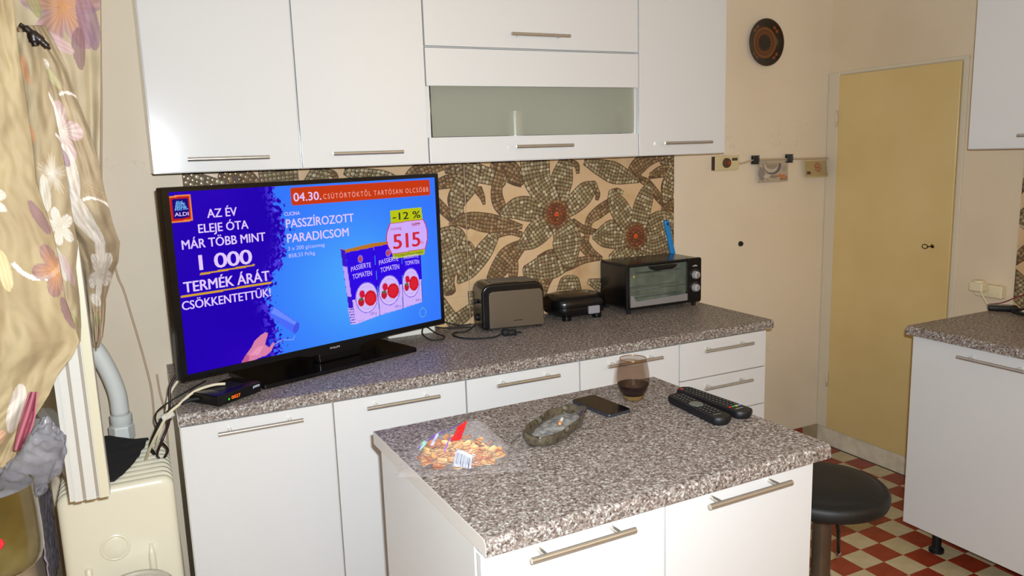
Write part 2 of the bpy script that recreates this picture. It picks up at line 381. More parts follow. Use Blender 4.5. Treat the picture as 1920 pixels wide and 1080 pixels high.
t, wd, h = ucab(Ux[2], Ux[3], UB, ZS-.001, 'wide white wall cabinet with a frosted glass band in its flap')
fr = MB(); fr.box((.002, UY, .0855), (0.020, UY+.018, .249)); 
dd = front(t, 'door', 0, wd, .001, .0868, UY, hx=.416, hz=.048)
m = MB(); m.box((.0018, UY, .250), (wd-.0018, UY+.018, h-.002)); m.build('door_rail', 'white', dd, bev=.0012)
gm = mat('frosted_glass', (206, 206, 186), .5, 0, .5); b_ = B(gm); setin(b_, 'Transmission Weight', .58); setin(b_, 'IOR', 1.12); b_.inputs['Roughness'].default_value = .42
t__ = N(gm, 'ShaderNodeBsdfTransparent'); mx_ = N(gm, 'ShaderNodeMixShader'); mx_.inputs[0].default_value = .66; L(gm, t__.outputs[0], mx_.inputs[1]); L(gm, b_.outputs[0], mx_.inputs[2]); L(gm, mx_.outputs[0], gm.node_tree.nodes['Material Output'].inputs['Surface'])
m = MB(); m.box((.018, UY+.008, .087), (wd-.016, UY+.012, .2495)); m.build('glass_pane', gm, dd)
for x in (.045, wd-.022):
    m = MB(); m.tube([(x, -.235, .03), (x, -.235, h-.03)], .005, 10); m.build('lift_strut', 'chrome', t, smooth=True)
m = MB(); m.tube([(.0, 0, .0), (.0, 0, .075)], .030, 20); m.tube([(.0, 0, .075), (.0, 0, .085)], .034, 20)
o = m.build('storage_jar', mat('jar_white_metal', (236, 236, 232), .2, .2), None); o.location = (1.365, -.262, UB+.0165+.07); tag(smooth_by(o), 'shiny pale jar blurred behind the frosted glass of the wall cabinet', 'jar')
m = MB(); m.box((-.08, -.07, 0), (.08, .07, .069)); o = m.build('storage_box', mat('olive_tin', (96, 92, 60), .5), None, bev=.006); o.location = (1.335, -.235, UB+.0165); tag(o, 'olive tin blurred behind the frosted glass, under the shiny jar', 'tin')

# right-hand run along the right wall
RY = -.9453; RX = 2.6
t = thing('base_cabinet', 'white base cabinet at the right edge of the picture, on black feet', 'cabinet', (3.188, RY, 0), -math.pi/2)
# local x runs toward the camera (-y), local -y runs to the room (-x)
yf = -(3.188-RX); Lx = .61
m = MB(); m.box((.0, yf+.019, .1035), (.017, -.012, ZD-.001)); m.box((Lx-.017, yf+.019, .1035), (Lx, -.012, ZD-.001)); m.box((.017, yf+.019, .1035), (Lx-.017, -.012, .12)); m.box((.017, -.03, .12), (Lx-.017, -.012, ZD-.001)); m.box((.017, yf+.019, ZD-.02), (Lx-.017, -.03, ZD-.001))
m.build('carcass', 'carcass', t); front(t, 'door', 0, Lx, .105, ZD-.003, yf, hx=.305, hz=.790)
for x in (.085, Lx-.085):
    for y in (yf+.085, -.10):
        m = MB(); m.lathe([(.026, 0), (.026, .012), (.020, .018), (.016, .022), (.016, .085), (.024, .09), (.024, .1035)], 18, (x, y, 0)); smooth_by(m.build('leg', 'blackm', t))
# second unit of that run, nearer, out of frame edge
t2 = thing('base_cabinet', 'white base cabinet of the right run, next to the camera end', 'cabinet', (3.188, RY-Lx-.001, 0), -math.pi/2)
m = MB(); m.box((.0, yf+.019, .1035), (Lx, -.012, ZD-.001)); m.build('carcass', 'carcass', t2); front(t2, 'door', 0, Lx, .105, ZD-.003, yf, hx=.305, hz=.790)
for x in (.085, Lx-.085):
    m = MB(); m.lathe([(.026, 0), (.026, .012), (.016, .022), (.016, .085), (.024, .1035)], 18, (x, yf+.085, 0)); smooth_by(m.build('leg', 'blackm', t2))
    m = MB(); m.lathe([(.026, 0), (.026, .012), (.016, .022), (.016, .085), (.024, .1035)], 18, (x, -.1, 0)); smooth_by(m.build('leg', 'blackm', t2))
t, prof = worktop('worktop', 'speckled grey worktop on the right-hand cabinet by the pantry door', 0, 1.24, .61, (3.188-.61, RY+.012, 0), -math.pi/2)
# uppers on the right wall
t = thing('wall_cabinet', 'white wall cabinet cut by the right picture edge, above the sockets', 'cabinet', (3.188, RY, 1.476), -math.pi/2)
yu = -.352
m = MB(); m.box((0, yu+.019, 0), (.017, 0, .88)); m.box((.593, yu+.019, 0), (.61, 0, .88)); m.box((.017, yu+.019, 0), (.593, 0, .016)); m.box((.017, yu+.019, .864), (.593, 0, .88)); m.box((.017, -.008, .016), (.593, 0, .864)); m.build('carcass', 'white', t)
front(t, 'door', 0, .61, 0, .88, yu, hx=.307, hz=.044)

# island
ITH = .0217
gm.name = 'frosted_glass'
isl = thing('kitchen_island', 'white two-door island unit under the speckled grey top, in the foreground', 'island', (.6024, -1.6298, 0), ITH)
IH = .8603; IB = IH-TT; iw, idp = .8437, .6315
m = MB(); m.box((.0, .052, .002), (.018, .5795, IB-.001)); m.build('side_panel', 'white', isl, bev=.001)
m = MB(); m.box((iw-.046, .045, .002), (iw-.028, .5795, IB-.001)); m.build('side_panel', 'white', isl, bev=.001)
m = MB(); m.box((.0185, .5635, .002), (iw-.0465, .5795, IB-.001)); m.build('back_panel', 'white', isl)
for nm_, a_, b_2 in (('bottom_board', (.0185, .052, .102), (iw-.0465, .563, .118)), ('top_board', (.0185, .052, IB-.02), (iw-.0465, .563, IB-.001)), ('plinth', (.0185, .09, .002), (iw-.0465, .104, .1015))):
    MB().box(a_, b_2).build(nm_, 'carcass', isl)
dl = front(isl, 'door', -.005, .4025, .104, IB-.003, .020, hx=.193, hz=.806)
dr_ = front(isl, 'door', .4025, iw-.0285, .104, IB-.003, .020, hx=.5995, hz=.807)
t, prof = worktop('worktop', 'speckled grey granite-look top of the island, with crisps and remotes on it', 0, iw, idp, (.6024, -1.6298, 0), ITH, z=IH)
m = MB(); m.prism(prof, 0, -.0014, -.00005); smooth_by(m.build('edge_band', 'edge', t), 30)

# ---------------------------------------------------------------- mosaic backsplash
# leaf and petal ribbons of the print, in metres from the panel's left joint: (x, z, half width)
STROKES=[('p',[(0.406,1.269,0.0298),(0.352,1.348,0.0511),(0.315,1.409,0.0601),(0.305,1.484,0.064)]),
('p',[(0.407,1.277,0.0272),(0.417,1.352,0.0429),(0.429,1.412,0.0495),(0.446,1.475,0.0298)]),
('b',[(0.468,1.472,0.0116),(0.497,1.459,0.0111),(0.503,1.424,0.0058)]),
('p',[(0.406,1.261,0.0289),(0.492,1.31,0.0429),(0.542,1.35,0.042),(0.583,1.375,0.0192)]),
('b',[(0.577,1.375,0.0119),(0.596,1.339,0.0114),(0.592,1.311,0.0063)]),
('p',[(0.406,1.246,0.0371),(0.44,1.182,0.0612),(0.447,1.127,0.0647),(0.455,1.064,0.035)]),
('p',[(0.388,1.247,0.0371),(0.322,1.206,0.0511),(0.274,1.172,0.0425),(0.222,1.145,0.0148)]),
('p',[(0.389,1.262,0.0289),(0.286,1.291,0.0478),(0.219,1.299,0.0429),(0.157,1.281,0.0176)]),
('p',[(0.794,1.164,0.036),(0.819,1.26,0.0462),(0.843,1.323,0.0371),(0.861,1.362,0.0167)]),
('p',[(0.784,1.157,0.037),(0.712,1.258,0.0468),(0.68,1.307,0.0369),(0.666,1.344,0.0162)]),
('p',[(0.666,1.341,0.0105),(0.694,1.346,0.0108),(0.723,1.335,0.0063)]),
('p',[(0.784,1.149,0.037),(0.683,1.164,0.0613),(0.622,1.161,0.0481),(0.577,1.163,0.0162)]),
('p',[(0.794,1.156,0.0324),(0.893,1.19,0.0523),(0.948,1.207,0.0399),(0.984,1.196,0.0114)]),
('p',[(0.813,1.114,0.0428),(0.883,1.109,0.0585),(0.953,1.128,0.0586),(0.996,1.141,0.0489)]),
('p',[(0.774,1.117,0.037),(0.72,1.085,0.0361),(0.663,1.062,0.0203)]),
('p',[(0.813,1.098,0.0475),(0.852,1.061,0.057),(0.882,1.026,0.06)]),
('b',[(0.661,1.293,0.0245),(0.6,1.261,0.0262),(0.553,1.225,0.0175),(0.538,1.144,0.0099)]),
('b',[(-0.07,1.255,0.0044),(0.0,1.269,0.0263),(0.079,1.253,0.0372),(0.151,1.24,0.0304),(0.234,1.227,0.0096)]),
('b',[(0.155,1.445,0.0201),(0.134,1.374,0.0232),(0.142,1.322,0.0256),(0.169,1.28,0.0192)]),
('p',[(0.041,1.478,0.03),(0.007,1.408,0.0479),(-0.027,1.353,0.0375),(-0.049,1.29,0.0174)]),
('p',[(-0.022,1.455,0.0174),(0.032,1.45,0.0345),(0.094,1.433,0.0325),(0.162,1.412,0.0263)]),
('b',[(-0.131,1.404,0.0073),(-0.07,1.422,0.0195),(0.0,1.426,0.016)]),
('b',[(0.056,1.381,0.017),(0.072,1.351,0.0105),(0.079,1.322,0.004)]),
('b',[(0.128,1.475,0.0255),(0.192,1.451,0.0403),(0.248,1.405,0.0176)]),
('b',[(0.182,1.411,0.007),(0.21,1.401,0.0096),(0.243,1.389,0.0072)]),
('p',[(0.113,1.195,0.0232),(0.066,1.136,0.0356),(0.007,1.067,0.0263),(-0.046,1.027,0.0048)]),
('b',[(0.117,1.191,0.0062),(0.154,1.205,0.0112),(0.191,1.208,0.0112),(0.233,1.196,0.0112)]),
('b',[(0.257,1.165,0.0144),(0.184,1.118,0.0416),(0.137,1.07,0.0385),(0.102,1.028,0.0264)]),
('b',[(0.193,1.129,0.008),(0.197,1.08,0.0198),(0.193,1.027,0.0181)]),
('p',[(0.483,1.093,0.0204),(0.401,1.061,0.0481),(0.331,1.052,0.051),(0.253,1.044,0.0255)]),
('b',[(0.401,1.069,0.0262),(0.33,1.013,0.0425),(0.31,0.953,0.034)]),
('b',[(0.392,1.038,0.0187),(0.455,1.052,0.0204),(0.528,1.067,0.014),(0.616,1.066,0.0063)]),
('b',[(0.306,1.097,0.0051),(0.367,1.112,0.0119),(0.447,1.108,0.0102)]),
('b',[(0.476,1.23,0.0122),(0.53,1.193,0.0157),(0.594,1.179,0.0096)]),
('b',[(0.515,1.145,0.0262),(0.556,1.095,0.0216),(0.611,1.066,0.0081)]),
('b',[(0.548,1.19,0.0087),(0.538,1.159,0.0105),(0.52,1.129,0.0122)]),
('p',[(0.54,1.468,0.0128),(0.616,1.443,0.0351),(0.69,1.417,0.0432),(0.795,1.385,0.0108)]),
('b',[(0.742,1.391,0.0126),(0.795,1.44,0.0351),(0.854,1.47,0.027),(0.933,1.483,0.0127)]),
('b',[(0.8,1.444,0.0105),(0.807,1.396,0.0123),(0.848,1.371,0.0167),(0.898,1.324,0.0139),(0.948,1.272,0.013),(0.999,1.257,0.0247)]),
('b',[(0.855,1.393,0.0046),(0.918,1.412,0.0204),(0.995,1.429,0.0334)]),
('p',[(0.983,1.405,0.026),(0.953,1.35,0.0323),(0.961,1.292,0.0223)]),
('p',[(0.923,1.464,0.0167),(0.998,1.465,0.0241)]),
('p',[(0.453,0.981,0.0481),(0.45,0.93,0.0612)]),
('p',[(0.542,0.976,0.0087),(0.609,0.949,0.0314)]),
('b',[(-0.011,1.113,0.0232),(-0.062,1.096,0.0285),(-0.088,1.047,0.0279),(-0.083,0.999,0.0272)]),
('b',[(-0.028,1.089,0.0139),(-0.041,1.028,0.0056)]),
('b',[(-0.12,1.33,0.009),(-0.076,1.292,0.0124),(-0.039,1.264,0.015)]),
('p',[(-0.111,0.969,0.0109),(-0.087,0.914,0.0208),(-0.061,0.874,0.024)]),
('p',[(0.012,0.921,0.0214),(-0.033,0.893,0.0272),(-0.081,0.869,0.024)]),
('p',[(0.007,0.985,0.0096),(0.009,0.933,0.0096)]),
('p',[(-0.135,1.189,0.0387),(-0.081,1.184,0.0479),(-0.02,1.196,0.0155)])]
FLOWERS=[(0.399, 1.266, 0.0595, 0.0204), (0.786, 1.147, 0.0592, 0.024)]
PW = .9905
def dense(pts, k=10):
    # round off blunt ends
    pts = [tuple(p) for p in pts]
    for end in (0, -1):
        a = np.array(pts[end]); b = np.array(pts[1 if end == 0 else -2]); d = a[:2]-b[:2]; d = d/(np.linalg.norm(d)+1e-9); h = a[2]
        if h > .009:
            ex = [(*(a[:2]+d*h*.38), h*.80), (*(a[:2]+d*h*.62), h*.34)]
            pts = ex[::-1]+pts if end == 0 else pts+ex
    P = np.array(crom([(a, b, c) for a, b, c in pts], k)); P[:, 2] = np.maximum(P[:, 2], .003); return P
def mosaic(strokes, flowers, x0, x1, z0, z1, yb, shifts, seed, cell=.0148):
    """returns (tessera MB, colours, grout MB). Cells of earlier shapes win."""
    rg = np.random.RandomState(seed); G = MB(); C = []; V = []; F = []
    shapes = []
    for s in shifts:
        for f in flowers: shapes.append(('c', (f[0]+s, f[1], f[2], f[3])))
    for k, pts in strokes:
        for s in shifts: shapes.append((k, [(a+s, b, c) for a, b, c in pts]))
    done = []; cells = []
    pal = {'p': [(150, 134, 96), (170, 152, 112), (140, 122, 86), (190, 174, 136), (146, 122, 90), (132, 114, 78)], 'b': [(136, 104, 70), (152, 120, 82), (122, 94, 62), (162, 130, 92), (132, 108, 70)]}
    def free(x, z):
        for d in done:
            if d[0] == 'c':
                if (x-d[1])**2+(z-d[2])**2 < d[3]**2: return False
            else:
                q = (d[1][:, 0]-x)**2+(d[1][:, 1]-z)**2; i = int(np.argmin(q))
                if q[i] < (d[1][i, 2]+cell*.12)**2: return False
        return x0+.003 < x < x1-.003 and z0+.003 < z < z1-.003
    idx = 0
    for k, sh in shapes:
        idx += 1; yg = yb-.0006-.00001*idx
        if k == 'c':
            cx, cz, R, r2 = sh
            if cx < x0-R or cx > x1+R: continue
            n = max(1, round(R/cell))
            for i in range(n):
                ra, rb = R*i/n, R*(i+1)/n; m_ = max(3, round(2*math.pi*(ra+rb)/2/cell)) if i else 4
                for j in range(m_):
                    a0, a1 = 2*math.pi*(j+.5*(i % 2))/m_, 2*math.pi*(j+1+.5*(i % 2))/m_
                    q = [(cx+r*math.cos(a), cz+r*math.sin(a)) for r, a in ((max(ra, .001), a0), (rb, a0), (rb, a1), (max(ra, .001), a1))]
                    c0 = np.mean(q, axis=0)
                    if not free(*c0): continue
                    rm = (ra+rb)/2
                    c = (226, 84, 26) if rm < r2*.9 else [(128, 58, 28), (118, 60, 32), (140, 72, 40)][rg.randint(3)] if rm < R*.72 else [(132, 92, 56), (126, 78, 48), (146, 112, 74)][rg.randint(3)]
                    cells.append((q, c))
            done.append(('c', cx, cz, R))
            ring = [(cx+(R+.002)*math.cos(t), yg, cz+(R+.002)*math.sin(t)) for t in np.linspace(0, 2*math.pi, 25)[:-1]]
            if x0+R < cx < x1-R: G.add(ring+[(a, yb, b) for a, _, b in ring], [list(range(24))]+[(i, (i+1) % 24, 24+(i+1) % 24, 24+i) for i in range(24)])
            continue
        P = dense(sh)
        if P[:, 0].max() < x0-.06 or P[:, 0].min() > x1+.06: continue
        d = np.gradient(P[:, :2], axis=0); d /= np.linalg.norm(d, axis=1)[:, None]+1e-9; nn = np.stack([-d[:, 1], d[:, 0]], 1)
        # grout ribbon under the shape
        L_ = P[:, :2]+nn*(P[:, 2:3]+.0016); R_ = P[:, :2]-nn*(P[:, 2:3]+.0016)
        clampx = lambda a: np.stack([np.clip(a[:, 0], x0+.0006, x1-.0006), np.clip(a[:, 1], z0+.0006, z1-.0006)], 1)
        L2, R2 = clampx(L_), clampx(R_); n = len(P)
        ring = [(a, yg, b) for a, b in L2]+[(a, yg, b) for a, b in R2[::-1]]
        for i in range(n-1):
            G.add([(L2[i][0], yg, L2[i][1]), (L2[i+1][0], yg, L2[i+1][1]), (R2[i+1][0], yg, R2[i+1][1]), (R2[i][0], yg, R2[i][1])], [(0, 1, 2, 3)])
        m_ = len(ring); G.add(ring+[(a, yb, b) for a, _, b in ring], [(i, (i+1) % m_, m_+(i+1) % m_, m_+i) for i in range(m_)])
        # rows across the shape
        s = np.concatenate([[0], np.cumsum(np.linalg.norm(np.diff(P[:, :2], axis=0), axis=1))]); rows = max(1, round(s[-1]/cell))
        for i in range(rows):
            sa, sb = s[-1]*i/rows, s[-1]*(i+1)/rows
            A = [np.interp(sa, s, P[:, j]) for j in range(3)]+[np.interp(sa, s, nn[:, j]) for j in range(2)]
            Bq = [np.interp(sb, s, P[:, j]) for j in range(3)]+[np.interp(sb, s, nn[:, j]) for j in range(2)]
            hw = (A[2]+Bq[2])/2; c_n = max(1, round(2*hw/cell))
            for j in range(c_n):
                ta, tb = -1+2*j/c_n, -1+2*(j+1)/c_n
                q = [(A[0]+A[3]*A[2]*ta, A[1]+A[4]*A[2]*ta), (A[0]+A[3]*A[2]*tb, A[1]+A[4]*A[2]*tb), (Bq[0]+Bq[3]*Bq[2]*tb, Bq[1]+Bq[4]*Bq[2]*tb), (Bq[0]+Bq[3]*Bq[2]*ta, Bq[1]+Bq[4]*Bq[2]*ta)]
                c0 = np.mean(q, axis=0)
                if not free(*c0): continue
                cells.append((q, pal[k][rg.randint(len(pal[k]))]))
        done.append(('s', P))
    for q, c in cells:
        q = np.array(q); c0 = q.mean(axis=0)
        ar = .5*abs(sum(q[i][0]*q[(i+1) % 4][1]-q[(i+1) % 4][0]*q[i][1] for i in range(4)))
        if ar < 2e-5: continue
        jit = 1+rg.uniform(-.06, .02); n = len(V); hh = rg.uniform(.0026, .0036)
        # round the outline to eight points
        pts = []
        for i in range(4):
            a, b = q[i], q[(i+1) % 4]; pts += [a*.72+b*.28, a*.28+b*.72]
        pts = np.array(pts); pts = c0+(pts-c0)*.95*jit
        pts[:, 0] = np.clip(pts[:, 0], x0+.0008, x1-.0008); pts[:, 1] = np.clip(pts[:, 1], z0+.0008, z1-.0008)
        tx, tz = rg.uniform(-.0003, .0003, 2)
        for sc_, y in ((1, 0), (.98, .5), (.84, .86), (.5, 1)):
            for p in pts:
                r = c0+(p-c0)*sc_; V.append((r[0], yb-.0006-hh*y+tx*y, r[1]))
        for l in range(3):
            for i in range(8): F.append((n+l*8+i, n+l*8+(i+1) % 8, n+(l+1)*8+(i+1) % 8, n+(l+1)*8+i))
        F.append([n+24+i for i in range(8)])
        f = rg.uniform(.86, 1.12); C += [[x*f for x in s2l(c)]]*32
    t = MB(); t.v = V; t.f = F; return t, np.array(C), G
bs = thing('backsplash', 'beige ceramic backsplash with raised pebble flowers, behind the television and toaster', 'backsplash', (0, 0, 0))
JX = [.2775, 1.2695, 2.2590]; JZ = [.8592, .9700, 1.4880]
for a in range(2):
    for b in range(2):
        m = MB(); m.box((JX[a]+.0008, -.0075, JZ[b]+.0006), (JX[a+1]-.0008, -.0002, JZ[b+1]-.0006)); m.build('tile', 'tilebase', bs, bev=.0012, seg=1)
m = MB(); m.box((JX[0]+.001, -.0062, JZ[0]+.001), (JX[2]-.001, -.0003, JZ[2]-.001)); m.build('joint_filler', mat('pale_joint', (206, 180, 140), .7), bs)
for a in range(2):
    tb, cc, G = mosaic(STROKES, FLOWERS, JX[a]+.001, JX[a+1]-.001, JZ[0], JZ[2], -.0075, [JX[a]-.0005, JX[a]-PW, JX[a]+PW], 3+a)
    o = tb.build('mosaic_pebbles', 'tessera', bs, smooth=True); paint(o, lambda co, cc=cc: cc); tag(o, kind='stuff')
    G.build('relief_ground', 'grout', bs)
# strip of the same tiling on the right wall (its own panel, turned to face the room)
b2 = thing('backsplash', 'sliver of flowered pebble backsplash on the right wall, at the right edge of the picture', 'backsplash', (3.188, -.942, 0), -math.pi/2)
m = MB(); m.box((0.0, -.0075, .8592), (.99, -.0002, 1.475)); m.build('tile', 'tilebase', b2, bev=.0012, seg=1)
RS = [('p', [(-.02, .99, .03), (.03, .93, .05), (.09, .89, .05)]), ('b', [(-.01, 1.03, .012), (.03, 1.075, .024), (.08, 1.11, .03)]), ('p', [(.02, 1.20, .04), (.1, 1.25, .05), (.2, 1.3, .05), (.3, 1.3, .02)]), ('b', [(-.02, 1.30, .014), (.03, 1.36, .02), (.09, 1.44, .03)]), ('p', [(.2, .9, .05), (.3, 1.0, .06), (.42, 1.1, .05)]), ('b', [(.1, 1.0, .02), (.25, 1.1, .03), (.4, 1.2, .02)])]
tb, cc, G = mosaic(RS+[(k, [(x+.15, z, h_) for x, z, h_ in p]) for k, p in STROKES[:12]], FLOWERS[:1], .001, .989, .8592, 1.475, -.0075, [0], 9)
o = tb.build('mosaic_pebbles', 'tessera', b2, smooth=True); paint(o, lambda co: cc); tag(o, kind='stuff'); G.build('relief_ground', 'grout', b2)

# ---------------------------------------------------------------- television
tv = thing('television', 'large black flat television showing a blue supermarket advert, turned slightly right', 'television', (.1934, -.4735, H), .3283)
TZ = .9188-H        # bottom of the screen panel above the worktop
TVW, TVH = .9594, .5345
m = MB(); pr = .011
m.box((0, 0, TZ-.006), (TVW, .035, TZ+TVH)); m.build('cabinet_shell', 'bezel', tv, bev=.004)
m = MB(); m.box((.18, .035, TZ+.03), (TVW-.18, .062, TZ+.36)); m.build('back_cover', 'blackm', tv, bev=.012)
m = MB(); sw0, sw1, sh0, sh1 = .0195, .9450, .0125, .5215
m.box((0, -.003, TZ-.006), (TVW, -.0001, TZ+sh0)); m.box((0, -.003, TZ+sh1), (TVW, -.0001, TZ+TVH)); m.box((0, -.003, TZ+sh0), (sw0, -.0001, TZ+sh1)); m.box((sw1, -.003, TZ+sh0), (TVW, -.0001, TZ+sh1))
m.build('bezel', 'bezel', tv)
m = MB(); m.prism([(.36, TZ-.0062), (.40, TZ-.017), (.60, TZ-.017), (.64, TZ-.0062)], 1, .001, .020); m.build('chin', 'bezel', tv)
m = MB(); m.box((.44, .004, .013), (.60, .05, TZ-.0065)); m.build('neck', 'bezel', tv, bev=.004)
# stand base: glossy slab, world corners (.41,-.49) ... (.944,-.311)
m = MB(); m.prism([(a+.485, b+.035) for a, b in rrect(.565, .235, .008)], 2, .0005, .013); smooth_by(m.build('stand_base', 'bezel', tv))
# --- screen picture, painted as light on a fine grid
SX, SZ = 464, 256
gx = np.linspace(sw0, sw1, SX); gz = np.linspace(sh0, sh1, SZ)
AA, BB = np.meshgrid(gx, gz)      # [row=z, col=x]
img = np.zeros((SZ, SX, 3))
def put(mask, c, al=1.0):
    c = lin(c); k = (mask*al)[..., None] if not np.isscalar(mask) else al
    img[:] = img*(1-k)+c*k
def poly(pts):
    ins = np.zeros(AA.shape, bool); n = len(pts)
    for i in range(n):
        x1, y1 = pts[i]; x2, y2 = pts[(i+1) % n]
        if y1 == y2: continue
        cnd = ((y1 > BB) != (y2 > BB)) & (AA < (x2-x1)*(BB-y1)/(y2-y1)+x1); ins ^= cnd
    return ins.astype(float)
def ell(cx, cy, rx, ry, rot=0):
    c, s = math.cos(rot), math.sin(rot); X = (AA-cx)*c+(BB-cy)*s; Y = -(AA-cx)*s+(BB-cy)*c
    return ((X/rx)**2+(Y/ry)**2 < 1).astype(float)
def seg(p, q, wd):
    p = np.array(p); q = np.array(q); d = q-p; t = np.clip(((AA-p[0])*d[0]+(BB-p[1])*d[1])/(d@d), 0, 1)
    return (np.hypot(AA-p[0]-t*d[0], BB-p[1]-t*d[1]) < wd/2).astype(float)
rg = np.random.RandomState(5)
def vnoise(nx, nz):
    a = rg.rand(nz+2, nx+2); X = (AA-sw0)/(sw1-sw0)*nx; Z = (BB-sh0)/(sh1-sh0)*nz; i = X.astype(int); j = Z.astype(int); fx = X-i; fz = Z-j
    return a[j, i]*(1-fx)*(1-fz)+a[j, i+1]*fx*(1-fz)+a[j+1, i]*(1-fx)*fz+a[j+1, i+1]*fx*fz
dark = lin((30, 0, 172)); dark2 = lin((44, 2, 186)); k = (vnoise(6, 4))[..., None]; img[:] = dark*(1-k)+dark2*k
cen = np.exp(-(((AA-.60)/.22)**2+((BB-.20)/.20)**2)); lo = lin((52, 118, 252)); hi = lin((74, 166, 252)); lb = lo*(1-cen[..., None])+hi*cen[..., None]
split = .355-.075*(1-BB/.52)+.022*np.sin(BB*19+1)
nz_ = .5*vnoise(150, 84)+.3*vnoise(60, 34)+.2*vnoise(230, 128)
msk = ((AA-split+(nz_-.5)*.10) > 0).astype(float)
k = msk[..., None]; img[:] = img*(1-k)+lb*k
edge = np.exp(-((AA-split+.012)/.022)**2)*(vnoise(160, 90) > .56)*(1-msk); put(edge, (84, 60, 232), .8)
# store sign
put(poly([(.018, .511), (.079, .513), (.078, .440), (.017, .4375)]), (236, 140, 60)); put(poly([(.0215, .507), (.0755, .5085), (.0745, .4445), (.0210, .4425)]), (196, 30, 30)); put(poly([(.0265, .5015), (.071, .503), (.070, .4500), (.0258, .4485)]), (24, 10, 120))
for i in range(4): put(seg((.034+.0052*i, .4725), (.0395+.0045*i, .4945), .0026), (120, 190, 255))
for i in range(4): put(seg((.0555-.000*i, .4735+.005*i), (.0665-.0025*i, .4735+.005*i), .0024), (120, 190, 255))
# orange banner
def rr(x0, x1, z0, z1, r):
    return ((np.maximum(np.abs(AA-(x0+x1)/2)-(x1-x0)/2+r, 0)**2+np.maximum(np.abs(BB-(z0+z1)/2)-(z1-z0)/2+r, 0)**2) < r*r).astype(float)
put(rr(.383, .923, .4605, .5155, .008), (198, 58, 20))
# price bubble
def cartons():
    put(poly([(.543, .312), (.560, .307), (.667, .317), (.781, .318), (.79, .32), (.79, .30), (.560, .292)]), (186, 116, 34))
    put(poly([(.543, .310), (.560, .305), (.583, .057), (.563, .060)]), (60, 20, 200)); put(poly([(.548, .255), (.563, .25), (.572, .150), (.556, .155)]), (190, 160, 250)); put(poly([(.555, .115), (.576, .113), (.583, .057), (.563, .060)]), (206, 180, 250))
    for i in range(6): put(poly([(.557+.001*i, .112-.009*i), (.577+.0005*i, .110-.009*i), (.577+.0005*i, .107-.009*i), (.557+.001*i, .109-.009*i)]), (90, 50, 190))
    for (xl, xr, zt, zb, pc, bl, br) in ((.561, .670, .297, .170, (.631, .139), (.583, .057), (.679, .071)), (.672, .783, .304, .180, (.7245, .150), (.681, .071), (.777, .079)), (.785, .866, .304, .190, (.817, .163), (.779, .079), (.863, .088))):
        put(poly([(xl, zt), (xr, zt+.006), (br[0], br[1]), (bl[0], bl[1])]), (46, 8, 226))
        fx = lambda t, a, b: a+(b-a)*t
        t1 = .62; put(poly([(fx(t1, xl, bl[0]), fx(t1, zt, bl[1])-.01), (fx(t1, xr, br[0]), fx(t1, zt, br[1])+.0), (br[0], br[1]), (bl[0], bl[1])]), (206, 176, 250))
        r_ = .0445 if xl < .78 else .0375; put(ell(pc[0], pc[1], r_, .052), (120, 96, 224)); put(ell(pc[0], pc[1], r_*.93, .049), (214, 190, 252)); put(ell(pc[0], pc[1], r_*.78, .041), (196, 166, 246)); put(ell(pc[0], pc[1], r_*.73, .038), (208, 186, 250))
        q = r_/.0445; put(ell(pc[0]+.015*q, pc[1]-.004, .0245*q, .026), (200, 22, 44)); put(ell(pc[0]+.015*q, pc[1]-.004, .018*q, .019), (216, 34, 50))
        put(ell(pc[0]-.017*q, pc[1]+.014, .011*q, .013), (206, 24, 60)); put(ell(pc[0]-.023*q, pc[1]-.012, .012*q, .0145), (190, 24, 50)); put(ell(pc[0]-.022*q, pc[1]-.003, .008*q, .005), (60, 110, 60))
        put(ell((xl+xr)/2-.002*q+.002, zt-.027, .010*q, .0125), (150, 120, 220)); put(ell((xl+xr)/2+.000, zt-.027, .007*q, .009), (190, 70, 90))
        put(seg((br[0], br[1]), (xr, zt), .002), (30, 0, 150))
cartons()
put(poly([(.745, .275), (.888, .278), (.882, .256), (.7455, .254)]), (178, 190, 30))
bub = [(.742, .377), (.735, .365), (.726, .345), (.722, .327), (.726, .305), (.735, .285), (.743, .270), (.889, .274), (.895, .290), (.9005, .305), (.9025, .322), (.901, .342), (.896, .360), (.887, .379)]
put(poly(bub), (190, 20, 60)); cb = np.array([.812, .325]); put(poly([tuple(cb+(np.array(p)-cb)*.962) for p in bub]), (206, 172, 252))
put(poly([(.746, .419), (.880, .421), (.882, .379), (.747, .377)]), (186, 196, 20))
# underlines
put(seg((.085, .2895), (.245, .2955), .0052), (214, 160, 40)); put(seg((.026, .2335), (.294, .2365), .0055), (214, 160, 40))
# paint roller and hand
rdir = np.array([.0615, -.063]); put(poly([(.280, .148), (.298, .164), (.373, .100), (.371, .076), (.357, .067), (.283, .132)]), (74, 106, 250)); put(poly([(.286, .145), (.298, .160), (.368, .101), (.360, .095)]), (106, 140, 255)); put(ell(.3655, .084, .009, .018, -.5), (64, 84, 230))
for i in range(5):
    put(seg((.285, .046), (.315, .056), .002), (150, 170, 240)); put(seg((.315, .056), (.352, .049), .002), (150, 170, 240)); put(seg((.352, .049), (.358, .060), .002), (150, 170, 240))
put(poly([(.270, .062), (.282, .068), (.292, .050), (.284, .040), (.275, .045)]), (40, 70, 220))
put(poly([(.178, sh0), (.196, .035), (.214, .052), (.226, .070), (.244, .082), (.262, .090), (.271, .084), (.262, .064), (.258, .052), (.270, .040), (.284, .055), (.289, .049), (.276, .028), (.258, .018), (.236, .016), (.222, sh0)]), (216, 128, 168)); put(poly([(.205, .03), (.235, .05), (.255, .05), (.235, .025)]), (232, 150, 186)); put(poly([(.178, sh0), (.196, .035), (.206, .028), (.202, sh0)]), (190, 92, 140))
